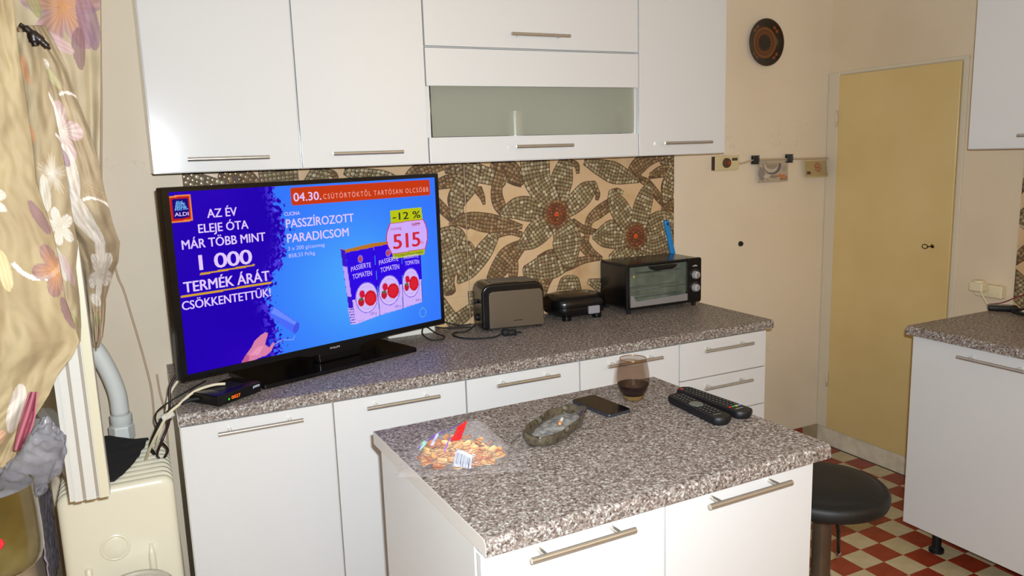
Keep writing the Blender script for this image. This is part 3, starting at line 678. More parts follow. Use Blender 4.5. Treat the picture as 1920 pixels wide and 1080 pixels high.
put(np.abs(np.hypot((AA-.862)/.014, (BB-.050)/.016)-1) < .10, (120, 180, 210), .6)
sp = MB()
verts = [(a, -.0006, TZ+b) for b in gz for a in gx]
fs = [(j*SX+i, j*SX+i+1, (j+1)*SX+i+1, (j+1)*SX+i) for j in range(SZ-1) for i in range(SX-1)]
M['screen'].node_tree.nodes['Principled BSDF'].inputs['Base Color'].default_value = (0, 0, 0, 1); setin(B(M['screen']), 'Specular IOR Level', .05)
scr = mesh('screen', verts, fs, 'screen', tv)
paint(scr, lambda co: img.reshape(-1, 3))
_ec = {}
def em(c):
    if c not in _ec: _ec[c] = emis('screen_ink', c, 1.0)
    return _ec[c]
def text(body, x0, x1, z, hcap, m, parent, name='lettering', y=-.0012, off=0.0, bold=None, slope=0, track=1.0, shear=0, basis=None, arc=0):
    """flat letters fitted between x0 and x1 on the baseline z with capital height hcap"""
    c = bpy.data.curves.new('t', 'FONT'); c.body = body; c.offset = 0; bold = off*hcap*.7 if bold is None else bold; c.space_character = track; c.shear = shear; c.resolution_u = 3
    o = bpy.data.objects.new('t', c); col.objects.link(o); dg = bpy.context.evaluated_depsgraph_get(); dg.update()
    me = bpy.data.meshes.new_from_object(o.evaluated_get(dg)); bpy.data.objects.remove(o); n = len(me.vertices)
    co = np.empty(n*3); me.vertices.foreach_get('co', co); co = co.reshape(n, 3)
    a, b = co[:, 0].min(), co[:, 0].max(); X = (co[:, 0]-a)/(b-a); Z = co[:, 1]/.729*hcap
    px = x0+X*(x1-x0); pz = z+Z+slope*X+arc*(1-(2*X-1)**2)
    if basis is None: out = np.stack([px, np.full(n, y), pz], 1)
    else: out = basis(px, pz)
    if bold > 0:
        tr = [[c_ for c_ in p.vertices] for p in me.polygons]; v2 = []; f2 = []
        for i_, (bx, bz) in enumerate([(-1, 0), (-.5, .35), (0, 0), (.5, -.35), (1, 0), (-.5, -.35), (.5, .35)]):
            q_ = out.copy(); q_[:, 0] += bx*bold; q_[:, 2] += bz*bold; q_[:, 1] -= .00002*i_; f2 += [[c_+len(v2) for c_ in t_] for t_ in tr]; v2 += [tuple(r_) for r_ in q_]
        me = bpy.data.meshes.new(name); me.from_pydata(v2, [], f2); me.materials.append(m); return link(bpy.data.objects.new(name, me), parent)
    me.vertices.foreach_set('co', out.ravel()); me.name = name; me.materials.clear(); me.materials.append(m); me.update()
    return link(bpy.data.objects.new(name, me), parent)
LIL = em((222, 196, 252)); LI2 = em((200, 190, 255))
def st(b, x0, x1, z, h, c=LIL, **k): return text(b, x0, x1, TZ+z, h, c, scr, **k)
st('AZ ÉV', .120, .207, .4445, .0255, off=.035); st('ELEJE ÓTA', .091, .238, .4045, .0255, off=.035); st('MÁR TÖBB MINT', .041, .288, .3635, .0265, off=.035)
st('1 000', .084, .240, .3015, .0440, off=.045, track=.92); st('TERMÉK ÁRÁT', .034, .290, .2440, .0310, off=.045); st('CSÖKKENTETTÜK!', .024, .290, .1960, .0255, off=.035)
st('ALDI', .030, .068, .4555, .0105, off=.03)
st('04.30.', .391, .486, .4725, .0270, off=.03); st('CSÜTÖRTÖKTŐL TARTÓSAN OLCSÓBB', .494, .914, .4735, .0165, track=1.35, c=em((240, 170, 160)))
st('CUCINA', .356, .408, .4315, .0115, off=.01); st('PASSZÍROZOTT', .359, .600, .3945, .0275, off=.03); st('PARADICSOM', .359, .577, .3500, .0280, off=.03)
st('3 x 200 g/csomag', .359, .486, .3260, .0120, c=LI2); st('858,33 Ft/kg', .359, .450, .3040, .0120, c=LI2)
st('-12 %', .755, .873, .3855, .0255, c=em((26, 14, 10)), off=.035)
RED = em((206, 16, 40)); st('515', .752, .866, .2880, .0520, c=RED, off=.05, track=.92); st('Ft', .871, .882, .2935, .010, c=RED); st('/csomag', .742, .788, .3525, .0115, c=em((176, 40, 110))); st('589', .834, .868, .3585, .0125, c=em((190, 30, 70)), off=.01)
m = MB(); m.add([(.832, -.0014, TZ+.3640), (.872, -.0014, TZ+.3655), (.872, -.0014, TZ+.3670), (.832, -.0014, TZ+.3655)], [(0, 1, 2, 3)]); m.build('lettering', em((150, 20, 50)), scr)
st('SZEZONÁLIS KÍNÁLATUNKBÓL', .752, .878, .2605, .0085, c=em((40, 50, 10)), off=.01)
for (x0, x1, z) in ((.577, .655, .232), (.688, .768, .240)):
    st('PASSIERTE', x0, x1, z, .0165, slope=.006, off=.0, arc=.003); st('TOMATEN', x0+.004, x1+.002, z-.026, .0175, slope=.004, off=.0, arc=.002)
st('PASSIERTE', .792, .855, .247, .0125, arc=.003); st('TOMATEN', .796, .857, .225, .0155, arc=.002)
INK = em((92, 70, 190))
for (x, z) in ((.640, .078), (.742, .086), (.832, .094)): st('200 g', x, x+.026, z, .009, c=INK)
for (x, z) in ((.590, .066), (.692, .074), (.788, .084)):
    st('...........', x, x+.024, z, .010, c=INK); 
text('PHILIPS', .478, .514, TZ-.0062+.0, .0065, mat('badge_grey', (190, 184, 180), .4), tv, y=-.0034, off=.01)

# ---------------------------------------------------------------- set-top box
sb = thing('set_top_box', 'small black set-top box with an orange display at the left end of the worktop', 'set-top box', (.276, -.599, H), math.atan2(.090, .125))
m = MB(); m.box((0, 0, .004), (.154, .116, .034)); m.build('housing', 'black', sb, bev=.003)
m = MB()
for x in (.015, .139):
    for y in (.015, .1): m.tube([(x, y, 0), (x, y, .0045)], .006, 10)
m.build('foot', 'rubber', sb)
m = MB(); m.box((.003, -.001, .007), (.151, .0002, .031)); pn = m.build('front_panel', 'bezel', sb)
text('0027', .044, .075, .0135, .0095, emis('orange_led', (255, 110, 10), 1.6), pn, 'display_digits', y=-.0015, off=.02)
m = MB(); m.tube([(.035, -.0011, .0165), (.035, -.0018, .0165)], .0028, 10); m.build('indicator_light', emis('green_led', (60, 220, 20), 1.2), pn)
m = MB(); m.prism([(.122, .0205), (.1225, .0275), (.126, .0285), (.147, .0285), (.147, .0225), (.126, .0225)], 1, -.0018, -.0011); m.build('badge', mat('silver_print', (160, 168, 178), .4), pn)
m = MB()
for i in range(9): m.box((.04+i*.009, .03, .0338), (.044+i*.009, .09, .0345))
m.build('vent', 'rubber', sb)

# ---------------------------------------------------------------- toaster
tz = math.atan2(-.036, .213)
to = thing('toaster', 'black two-slot toaster with dark steel side panels, next to the television', 'toaster', (1.262, -.176, H), tz)
def softbox(m, x0, x1, y0, y1, z0, z1, r, n=6, axis=1):
    pr = rrect(x1-x0, z1-z0, r, n, (x0+x1)/2, (z0+z1)/2); m.prism(pr, axis, y0, y1); return m
m = MB(); pr = [(-.012, .008), (.232, .008), (.232, .145), (.226, .162), (.213, .174), (.196, .179), (.024, .179), (.007, .174), (-.006, .162), (-.012, .145)]
m.prism(pr, 1, .004, .150); m.build('body', 'black', to, bev=.008, seg=3)
ts = mat('toaster_steel', (118, 106, 90), .42, .75)
pan = [(.014, .012), (.228, .012), (.224, .140), (.214, .152), (.030, .152), (.019, .146), (.014, .136)]
for y0, y1 in ((-.003, .006), (.148, .157)):
    m = MB(); m.prism(pan, 1, y0, y1); m.build('side_panel', ts, to, bev=.002)
for y in (.048, .092):
    m = MB(); m.box((.035, y, .1770), (.190, y+.022, .1798)); m.build('slot', 'rubber', to)
    m = MB(); m.box((.033, y-.003, .179), (.192, y-.0002, .1825)); m.box((.033, y+.0222, .179), (.192, y+.025, .1825)); m.build('slot_rim', ts, to)
m = MB(); m.box((-.030, .060, .100), (-.0122, .096, .114)); m.build('lever', 'black', to, bev=.003)
m = MB(); m.lathe([(.014, 0), (.014, .008), (.010, .010)], 20, (-.0122, .078, .045), 'x'); m.v = [(-.0122-abs(a+.0122), b, c) for a, b, c in m.v]; m.build('dial', 'blackm', to)
for x in (.01, .205):
    for y in (.015, .125): m = MB(); m.box((x, y, 0), (x+.02, y+.015, .0078)); m.build('foot', 'rubber', to)
m = MB(); m.box((.108, -.0038, .036), (.142, -.0030, .0385)); m.build('nameplate', 'rubber', to)

# ---------------------------------------------------------------- sandwich maker
sm = thing('sandwich_maker', 'black sandwich maker with a grey latch between the toaster and the toaster oven', 'sandwich maker', (1.682, -.193, H), math.radians(-2))
def loft(secs, n=10):
    """stack of rounded rectangles (w, d, r, cx, cy, z)"""
    m = MB(); rings = []
    for wd, dp, r, cx, cy, z in secs: rings.append([(a, b, z) for a, b in rrect(wd, dp, r, n, cx, cy)])
    k = len(rings[0]); m.add([p for q in rings for p in q], [list(range(k))[::-1]]+[(i*k+j, i*k+(j+1) % k, (i+1)*k+(j+1) % k, (i+1)*k+j) for i in range(len(rings)-1) for j in range(k)]+[[(len(rings)-1)*k+j for j in range(k)]]); return m
smooth_by(loft([(.20, .150, .05, 0, .088, .016), (.232, .170, .06, 0, .088, .026), (.240, .176, .062, 0, .088, .044), (.238, .174, .06, 0, .088, .0505)]).build('lower_shell', 'black', sm), 60)
smooth_by(loft([(.238, .174, .06, 0, .088, .0525), (.242, .178, .062, 0, .088, .062), (.236, .172, .06, 0, .088, .078), (.215, .152, .055, 0, .090, .090), (.18, .12, .05, 0, .092, .0945)]).build('upper_shell', 'black', sm), 60)
smooth_by(loft([(.165, .105, .045, -.01, .094, .0943), (.160, .10, .045, -.01, .094, .0962)]).build('top_plate', mat('bronze_plate', (92, 76, 56), .35, .6), sm), 60)
m = MB(); m.lathe([(.013, .0958), (.013, .0985), (.009, .0990)], 20, (.055, .085, 0)); smooth_by(m.build('thermostat_ring', mat('ring_green_grey', (120, 126, 110), .3, .5), sm))
m = MB(); m.box((.014, -.010, .022), (.064, .004, .054)); m.build('latch', mat('latch_grey', (150, 146, 152), .4), sm, bev=.004)
for x in (-.068, .068):
    m = MB(); m.lathe([(.018, 0), (.019, .004), (.019, .016), (.012, .022)], 18, (x, .026, 0)); smooth_by(m.build('foot', 'black', sm))
    m = MB(); m.lathe([(.014, 0), (.014, .016)], 14, (x, .155, 0)); m.build('foot', 'rubber', sm)

# ---------------------------------------------------------------- toaster oven
ov = thing('toaster_oven', 'black toaster oven with glass door and two silver knobs, right end of the worktop', 'oven', (1.864, -.2105, H), math.radians(-.4))
OW, OD, OZ0, OZ1 = .370, .188, .018, .2035
m = MB(); softbox(m, 0, OW, .006, OD, OZ0, OZ1, .014); m.v = []; m.f = []; po = rrect(OW, OZ1-OZ0, .014, 6, OW/2, (OZ0+OZ1)/2); ci_ = rrect(OW-.022, OZ1-OZ0-.022, .006, 6, OW/2, (OZ0+OZ1)/2); n_ = len(po)
V_ = [(a, .006, b) for a, b in po]+[(a, OD, b) for a, b in po]+[(a, .006, b) for a, b in ci_]+[(a, OD-.01, b) for a, b in ci_]
m.add(V_, [(i, (i+1) % n_, n_+(i+1) % n_, n_+i) for i in range(n_)]+[(2*n_+i, 2*n_+(i+1) % n_, (i+1) % n_, i) for i in range(n_)]+[(3*n_+i, 3*n_+(i+1) % n_, 2*n_+(i+1) % n_, 2*n_+i) for i in range(n_)]+[[n_+i for i in range(n_)], [3*n_+i for i in range(n_)][::-1]])
smooth_by(m.build('body', 'black', ov))
m = MB(); softbox(m, -.002, OW+.003, -.004, .0055, OZ0-.003, OZ1+.001, .016); 
# front frame as four bars around the window
m = MB(); f0, f1, g0, g1 = .016, .302, OZ0+.010, OZ1-.012
m.box((-.001, -.006, OZ0), (f0, .0055, OZ1)); m.box((f0, -.006, g1), (f1, .0055, OZ1)); m.box((f0, -.006, OZ0), (f1, .0055, g0)); m.build('front_frame', 'black', ov, bev=.003)
m = MB(); softbox(m, f1, OW+.002, -.009, .0055, OZ0-.001, OZ1+.001, .010); cp = m.build('control_panel', 'black', ov, bev=.002)
og = film('oven_glass', (110, 118, 100), .20, .10, bump=.1, bs=20)
m = MB(); m.box((f0+.001, -.0055, g0+.036), (f1-.001, -.0025, g1-.0005)); dg_ = m.build('door', og, ov)
m = MB(); m.prism([(f0+.001, g0+.001), (f1-.001, g0+.001), (f1-.001, g0+.030), (f0+.035, g0+.023), (f0+.024, g0+.026), (f0+.016, g0+.0475), (f0+.001, g0+.0475)], 1, -.0085, -.0057); m.build('door_trim', mat('silver_trim', (168, 164, 164), .35, .5), dg_)
m = MB(); m.prism([(.100, g1-.002), (.235, g1-.002), (.222, g1-.014), (.205, g1-.020), (.130, g1-.020), (.113, g1-.014)], 1, -.030, -.0058); m.build('door_handle', 'black', dg_, bev=.003)
inn = mat('oven_lining', (150, 150, 138), .4, .6)
m = MB(); m.box((f0+.002, .0057, g0+.004), (f1-.002, .0060+.0, g1-.002)); 
m = MB(); m.box((f0, -.0020, g0+.03), (f1, .0052, g0+.0335))
m = MB()
for i in range(12): m.tube([(f0+.015+i*.0225, .008, .095), (f0+.015+i*.0225, .068, .095)], .0012, 5)
m.tube([(f0+.001, .010, .096), (f1-.003, .010, .096)], .0016, 6); m.tube([(f0+.001, .066, .096), (f1-.003, .066, .096)], .0016, 6); m.tube([(f0+.001, .035, .062), (f1-.003, .035, .062)], .004, 8); m.tube([(f0+.001, .035, .158), (f1-.003, .035, .158)], .004, 8)
m.tube([(f0+.004, .0005, .096), (f1-.004, .0005, .096)], .0014, 6); m.build('rack', 'chrome', ov)
m = MB(); m.box((.0112, .070, OZ0+.0112), (.3, .0712, OZ1-.0112)); m.box((.3005, .0062, OZ0+.0112), (.3017, .070, OZ1-.0112)); m.box((.0112, .0062, OZ0+.0112), (.3, .070, OZ0+.0124)); m.box((.0112, .0062, OZ0+.0124), (.0124, .0695, OZ1-.0112)); m.build('inner_lining', noisy('oven_inside', [(.3, (96, 100, 86)), (.55, (140, 144, 126)), (.75, (176, 178, 160))], 14, .45, metal=.2), ov)
for z in (.1335, .0795):
    m = MB(); m.lathe([(.0175, 0), (.0165, .010), (.014, .016), (.0125, .0165)], 28, (.3385, -.0092, z), 'y'); k = smooth_by(m.build('knob', mat('knob_silver', (196, 192, 190), .3, .4), cp))
    m = MB(); m.box((.337, -.0275, z-.012), (.340, -.0254, z+.013)); m.build('knob_grip', 'chrome', cp)
    m = MB(); m.lathe([(.0205, 0), (.0205, .0008)], 28, (.3385, -.0091, z), 'y'); m.build('dial_ring', 'rubber', cp)
m = MB(); m.box((.326, -.0096, .1690), (.350, -.0091, .1725)); m.box((.334, -.0096, .1735), (.343, -.0091, .1750)); m.build('badge', mat('white_print', (190, 190, 190), .5), cp)
m = MB()
for a in range(7):
    t_ = math.radians(20+140*a/6); m.box((.3385+.0235*math.cos(t_)-.0008, -.0096, .1335+.0235*math.sin(t_)-.0008), (.3385+.0235*math.cos(t_)+.0008, -.0092, .1335+.0235*math.sin(t_)+.0008)); m.box((.3385+.0235*math.cos(t_)-.0008, -.0096, .0795+.0235*math.sin(t_)-.0008), (.3385+.0235*math.cos(t_)+.0008, -.0092, .0795+.0235*math.sin(t_)+.0008))
m.build('dial_marks', 'edge', cp)
m = MB(); m.prism([(.030, .150), (.040, .150), (.035, .160)], 1, -.0062, -.0058); m.build('warning_sign', mat('yellow_print', (220, 190, 40), .5), dg_)
for x, y in ((.012, .004), (.338, .004), (.17, .06), (.012, .165), (.338, .165)):
    m = MB(); m.box((x, y, 0), (x+.016, y+.012, OZ0+.001)); m.build('foot', 'rubber', ov)

# ---------------------------------------------------------------- cables and odds on the worktop
def cable(name, pts, r, mt, label, cat='cable', group=None, n=8, k=8, extra=None):
    p0 = Vector(pts[0]); m = MB(); m.tube([p-p0 for p in crom(pts, k)], r, n)
    if extra: extra(m, p0)
    o = m.build(name, mt, None, smooth=True); o.location = p0; return tag(o, label, cat, group)
ps = thing('power_strip', 'white power strip lying behind the lower right corner of the television', 'power strip', (.915, -.075, H), math.radians(1))
m = MB(); m.box((0, 0, .0), (.185, .050, .040)); m.build('housing', mat('white_plastic', (226, 222, 210), .4), ps, bev=.006)
m = MB()
for i in range(3): m.lathe([(.019, .0402), (.019, .0408)], 20, (.035+i*.055, .025, 0))
m.build('socket', mat('socket_shadow_grey', (150, 146, 138), .5), ps)
h = H+.0035
cable('power_cable', [(1.062, -.085, H+.03), (1.085, -.120, h+.006), (1.10, -.16, h), (1.075, -.20, h), (1.035, -.19, h+.002), (1.02, -.15, h+.02), (1.035, -.115, H+.055), (.99, -.085, H+.085)], .0028, 'rubber', 'black cable looping out from under the right corner of the television')
cable('power_cable', [(1.10, -.05, H+.05), (1.15, -.045, H+.03), (1.20, -.06, H+.014), (1.243, -.075, H+.016)], .0028, 'rubber', 'black cable from behind the television into the back of the toaster')
cable('power_cable', [(1.09, -.04, H+.02), (1.15, -.036, h+.002), (1.19, -.05, h), (1.238, -.085, h+.004)], .0028, 'rubber', 'thin black cable lying low along the wall behind the toaster end of the television')
def plug(m, p0):
    q = Vector((1.300, -.262, H+.012))-p0; m.lathe([(.013, -.010), (.016, -.004), (.016, .006), (.010, .013)], 14, q); m.tube([q+Vector((.0, -.006, 0)), q+Vector((.035, -.020, 0))], .011, 10); m.tube([q+Vector((.035, -.014, .0)), q+Vector((.052, -.020, 0))], .0022, 6); m.tube([q+Vector((.033, -.028, .0)), q+Vector((.050, -.034, 0))], .0022, 6)
tc = cable('power_cord', [(1.245, -.115, H+.02), (1.20, -.130, h), (1.158, -.125, h), (1.135, -.165, h), (1.150, -.225, h), (1.195, -.262, h), (1.25, -.272, h), (1.292, -.262, H+.012)], .0032, 'rubber', 'black toaster cord looped on the worktop with its unplugged plug', extra=plug)
for k_ in ('label', 'category'): del tc[k_]
tc.parent = to; tc.matrix_parent_inverse = to.matrix_basis.inverted()
# cables at the left end
hb = H+.004
cable('aerial_cable', [(.300, -.35, H+.070), (.262, -.37, H+.075), (.210, -.39, H+.060), (.163, -.41, H+.010), (.148, -.43, .82), (.122, -.45, .76), (.108, -.42, .712)], .004, 'creamcable', 'cream aerial cable from the television drooping over the left end of the worktop')
cable('aerial_cable', [(.306, -.50, H+.0395), (.272, -.50, H+.041), (.222, -.515, H+.034), (.180, -.535, H+.010), (.150, -.545, H-.010), (.120, -.535, .80), (.095, -.50, .745), (.082, -.45, .70)], .0042, 'creamcable', 'cream cable from the set-top box running down towards the radiator valve')
cable('power_cable', [(.240, -.535, H+.018), (.205, -.53, H+.016), (.165, -.535, H+.004), (.135, -.53, .835), (.112, -.515, .79), (.098, -.48, .745), (.105, -.44, .71)], .0048, 'rubber', 'thick black cable from the set-top box, tied to the cream ones')
cable('power_cable', [(.300, -.35, H+.078), (.262, -.37, H+.085), (.208, -.40, H+.078), (.168, -.42, H+.040), (.158, -.44, .84), (.150, -.47, .80), (.128, -.49, .76), (.112, -.47, .715), (.125, -.44, .69), (.14, -.46, .72), (.128, -.49, .755)], .0038, mat('dark_cable', (46, 22, 26), .4), 'dark maroon cable arching out from behind the left edge of the television')
cable('signal_cable', [(.262, -.40, H+.03), (.210, -.45, H+.022), (.163, -.47, H+.006), (.128, -.46, .84), (.118, -.45, .815), (.122, -.44, .79)], .0022, 'rubber', 'thinnest black wire curling beside the left end of the worktop')
m = MB(); m.tube([(0, 0, 0), (.030, .004, .010)], .0095, 12); o = m.build('cable_tie', mat('white_tape', (222, 218, 206), .4), None, smooth=True); o.location = (.134, -.540, .838); tag(o, 'white tape wrapped round the cable bundle at the left end of the worktop', 'cable tie')
# wall wires painted over
cable('wall_wire', [W(187, -25, -.004), W(188, 60, -.004), W(190, 200, -.004), W(192, 380, -.004), W(217, 505, -.004), W(232, 545, -.004), W(247, 595, -.004), W(262, 645, -.004), W(277, 700, -.004), (.118, -.004, .764), (.116, -.004, .62), (.118, -.004, .30), (.12, -.004, .03)], .0034, 'wallwire', 'painted-over wire running down the back wall beside the curtain', 'wire')
cable('wall_wire', [(.139, -.004, .83), (.142, -.004, .77), (.150, -.004, .70), (.150, -.004, .62), (.146, -.004, .46), (.153, -.004, .20), (.155, -.004, .03)], .0034, 'wallwire', 'painted-over wire on the back wall just left of the base cabinets', 'wire')
# blue silicone tool behind the oven
m = MB(); a = Vector((2.284, -.030, H+.002)); b = Vector((2.211, -.012, 1.205))
t_ = (b-a).normalized(); sd = t_.cross(Vector((0, 1, 0))).normalized()
pr = []
for s_, hw in ((0, .017), (.5, .0125), (.8, .0105), (.97, .0125), (1.0, .010)): pr.append((a+(b-a)*s_-a, hw))
vv = []; 
for p, hw in pr:
    for x, y in ((-1, -.006), (-.6, -.009), (.6, -.009), (1, -.006), (1, .004), (-1, .004)): vv.append(p+sd*hw*x+Vector((0, y, 0)))
ff = [(i*6+j, i*6+(j+1) % 6, (i+1)*6+(j+1) % 6, (i+1)*6+j) for i in range(4) for j in range(6)]+[list(range(6))[::-1], [24+j for j in range(6)]]
sp_ = mesh('spatula', vv, ff, 'blue', None, bev=.002); sp_.location = a; tag(sp_, 'bright blue spatula standing handle-up behind the right end of the toaster oven', 'spatula')
m = MB(); q = (b-a)*.955; m.lathe([(.0052, -.0008), (.0052, .0008)], 14, (q.x, q.y-.0098, q.z), 'y'); m.build('hanging_hole', 'rubber', sp_)
# ---------------------------------------------------------------- wall things
def dish(co):
    r = np.hypot(co[:, 0], co[:, 2])/.1035; th = np.arctan2(co[:, 2], co[:, 0]); out = np.tile(lin((32, 20, 12)), (len(co), 1))
    g = lambda c, k: out.__setitem__(slice(None), out*(1-k[:, None])+lin(c)*k[:, None])
    g((92, 44, 16), ((r > .34+.04*np.sin(th*14)) & (r < .66)).astype(float)); g((118, 74, 22), ((r > .56) & (r < .63)).astype(float)); g((134, 78, 26), ((r > .40) & (r < .44)).astype(float)*.6)
    for k in range(8):
        a0 = math.pi/4*(k//2)*2+math.pi/4+(-.13 if k % 2 else .13); g((140, 66, 20), (np.hypot(co[:, 0]/.1035-.80*math.cos(a0), co[:, 2]/.1035-.80*math.sin(a0)) < .065).astype(float))
    g((58, 36, 16), ((r > .95)).astype(float)); return out
m = MB(); R_ = .1035; prof = [(R_*t_, z) for t_, z in [(0.004, .006)]+[(i/40, .006+.0*i) for i in range(1, 26)]+[(.64+.36*i/20, .006+.014*(i/20)**.8) for i in range(1, 21)]]; prof += [(R_, .0185), (R_*.98, .016), (R_*.62, .0005)]
m.lathe(prof, 96, (0, 0, 0), 'y'); o = m.build('decorative_plate', vcol('plate_glaze', .3, .5, coat=.3), None, smooth=True); o.location = (2.7645, 0, 1.971); paint(o, dish); tag(o, 'round dark brown decorative plate with an orange flower ring, hung high on the back wall', 'plate')
tb_ = thing('thermostat', 'small cream control box with a dark dial on the back wall, left of the clips', 'thermostat', (2.4745, 0, 1.409))
m = MB(); m.box((0, -.022, 0), (.139, -.0002, .065)); m.build('housing', 'creamplastic', tb_, bev=.003)
m = MB(); m.lathe([(.0225, 0), (.021, .008), (.019, .009)], 24, (.064, -.022, .033), 'y'); d_ = smooth_by(m.build('dial', mat('brown_dial', (82, 60, 44), .4), tb_))
m = MB(); m.lathe([(.008, .0), (.007, .003)], 14, (.070, -.0308, .033), 'y'); m.build('red_dot', mat('red_print', (170, 56, 30), .5), d_)
m = MB(); m.box((.096, -.0226, .042), (.128, -.0219, .054)); m.build('scale_window', mat('brown_label', (74, 62, 44), .5), tb_)
m = MB(); m.box((-.004, -.020, .002), (-.0003, -.002, .062)); m.build('side_cover', mat('dark_brown', (60, 34, 30), .5), tb_)
cable('rail_cord', [(2.6135, -.010, 1.437), (2.64, -.010, 1.437), (2.68, -.012, 1.445), (2.72, -.012, 1.4505), (2.80, -.012, 1.450), (2.93, -.012, 1.448), (3.0, -.012, 1.446), (3.10, -.012, 1.445), (3.178, -.012, 1.4445)], .0042, 'wallwire', 'beige cord strung along the back wall holding the two picture cards', 'cord')
for x, nm in ((2.716, 'left'), (2.925, 'right')):
    c_ = thing('clip', 'black clip on the beige cord, at the %s picture card\'s corner' % nm, 'clip', (x, -.012, 1.450), group='black clips on the wall cord')
    m = MB(); m.box((-.018, -.011, -.020), (.018, -.0045, .020)); m.box((-.018, .0045, -.020), (.018, .008, .020)); m.box((.008, -.0045, -.020), (.018, .0045, -.006)); m.box((.008, -.0045, .006), (.018, .0045, .020)); m.build('body', 'black', c_, bev=.0015, seg=1)
    m = MB(); m.tube([(.012, -.0112, .013), (.012, -.0122, .013)], .0035, 10); m.tube([(.012, -.0112, -.013), (.012, -.0122, -.013)], .0035, 10); m.build('rivet', mat('rivet_grey', (110, 124, 120), .3, .5), c_)
    m = MB(); m.box((-.028, -.010, .012), (-.0181, -.006, .018)); m.box((-.028, -.010, -.018), (-.0181, -.006, -.012)); m.build('jaw', 'black', c_)
def card(name, label, x0, x1, z0, z1, fn, yb, bulge, lean=0):
    n = 60; P = []
    for i in range(n):
        r = []
        for j in range(n):
            u, v = j/(n-1), i/(n-1); r.append((x0+(x1-x0)*u+lean*(1-v), yb-bulge*math.sin(math.pi*u)*(1-v)-.006*(1-v), z0+(z1-z0)*v))
        P.append(r)
    m = MB(); m.grid(P); loc = Vector((x0, yb, z0)); m.v = [(a-loc.x, b-loc.y, c-loc.z) for a, b, c in m.v]
    o = m.build(name, vcol(name+'_print', .45, .4, coat=.1), None, smooth=True); o.location = loc
    s = o.modifiers.new('solid', 'SOLIDIFY'); s.thickness = .0008
    paint(o, lambda co: fn(np.clip(co[:, 0]/(x1-x0), 0, 1.2), co[:, 2]/(z1-z0))); return tag(o, label, 'picture card')
def c1(u, v):
    out = np.tile(lin((184, 166, 140)), (len(u), 1)); g = lambda c, k: out.__setitem__(slice(None), out*(1-np.asarray(k, float)[:, None])+lin(c)*np.asarray(k, float)[:, None])
    g((150, 138, 128), (u < .35)*(.5+.5*np.sin(u*40+v*17))*.6); g((128, 118, 120), ((u-.12)**2/.012+(v-.4)**2/.10 < 1)*.7)
    g((108, 98, 104), (((u-.48)/.30)**2+((v-.80)/.45)**2 < 1)&(v < .86)); g((196, 184, 160), (((u-.44)/.24)**2+((v-.80)/.36)**2 < 1)&(v < .84)); g((158, 140, 120), (((u-.46)/.20)**2+((v-.80)/.2)**2 < 1)&(v < .82))
    g((200, 190, 172), (((u-.3)/.12)**2+((v-.28)/.08)**2 < 1)); g((124, 106, 92), (((u-.52)/.16)**2+((v-.25)/.07)**2 < 1)*.7)
    for a, b in ((.72, .28), (.84, .26), (.78, .17), (.92, .2)): g((188, 120, 76), ((u-a)**2+((v-b)*.8)**2 < .004)); 
    g((96, 80, 50), ((u-.84)**2/.02+(v-.10)**2/.002 < 1)*.6); g((150, 140, 130), ((u-.88)**2/.006+(v-.6)**2/.02 < 1)*.5); return out
card('picture_card', 'picture card printed with a pale bowl and apricots, hanging between the two clips', 2.728, 2.912, 1.345, 1.4440, c1, -.017, .002)
def c2(u, v):
    out = np.tile(lin((172, 150, 104)), (len(u), 1)); g = lambda c, k: out.__setitem__(slice(None), out*(1-np.asarray(k, float)[:, None])+lin(c)*np.asarray(k, float)[:, None])
    g((196, 176, 128), (u < .06)|(v < .06)|(v > .9)); g((168, 74, 62), (np.abs(np.hypot((u-.60)/.15, (v-.55)/.26)-.8) < .22)&(np.sin(u*70+v*30) > -.5)); g((170, 66, 58), (((u-.60)/.06)**2+((v-.55)/.10)**2 < 1)*.8)
    g((92, 52, 48), (np.abs(u-.20) < .07)&(np.abs(v-.26) < .08)); return out
card('picture_card', 'yellowish card with a small red drawing, hanging at the far right end of the cord', 3.012, 3.160, 1.356, 1.4405, c2, -.017, .014, lean=.012)
m = MB(); m.lathe([(.0125, 0), (.0125, .004), (.010, .010), (.0045, .0105)], 20, (0, 0, 0), 'y'); o = m.build('wall_bung', 'rubber', None, smooth=False); o.location = (2.648, 0, 1.067); tag(smooth_by(o), 'small round black rubber bung in the bare part of the back wall', 'bung')
# sockets and cables on the right
so = thing('socket', 'cream surface-mounted double socket low on the right wall', 'socket', (3.188, -.80, .886), -math.pi/2)
m = MB(); m.box((0, -.034, 0), (.112, -.0002, .052)); m.build('housing', 'ivory', so, bev=.006)
for x in (.030, .082):
    m = MB(); m.lathe([(.019, 0), (.019, .004), (.016, .0042)], 20, (x, -.034, .026), 'y'); smooth_by(m.build('outlet', 'ivory', so))
pg = thing('plug', 'ivory plug with a white lead in the cream double socket', 'plug', (3.146, -.835, .930)); m = MB(); m.box((-.040, -.028, -.018), (.002, .028, .020)); m.build('body', 'ivory', pg, bev=.006); m = MB(); m.lathe([(.024, .02), (.022, .026), (.012, .028)], 18, (-.018, 0, 0)); smooth_by(m.build('cap', 'ivory', pg))
cable('power_lead', [(3.115, -.850, .925), (3.105, -.87, .90), (3.10, -.90, H+.01), (3.10, -.95, H+.004), (3.13, -1.05, H+.004)], .003, 'ivory', 'white lead dropping from the plug to the right worktop')
cable('power_lead', [(3.165, -1.02, .93), (3.158, -.97, .905), (3.145, -.925, .878), (3.12, -.89, H+.010)], .0022, mat('maroon_cable', (120, 20, 36), .4), 'thin maroon lead slanting up along the wall at the right edge')
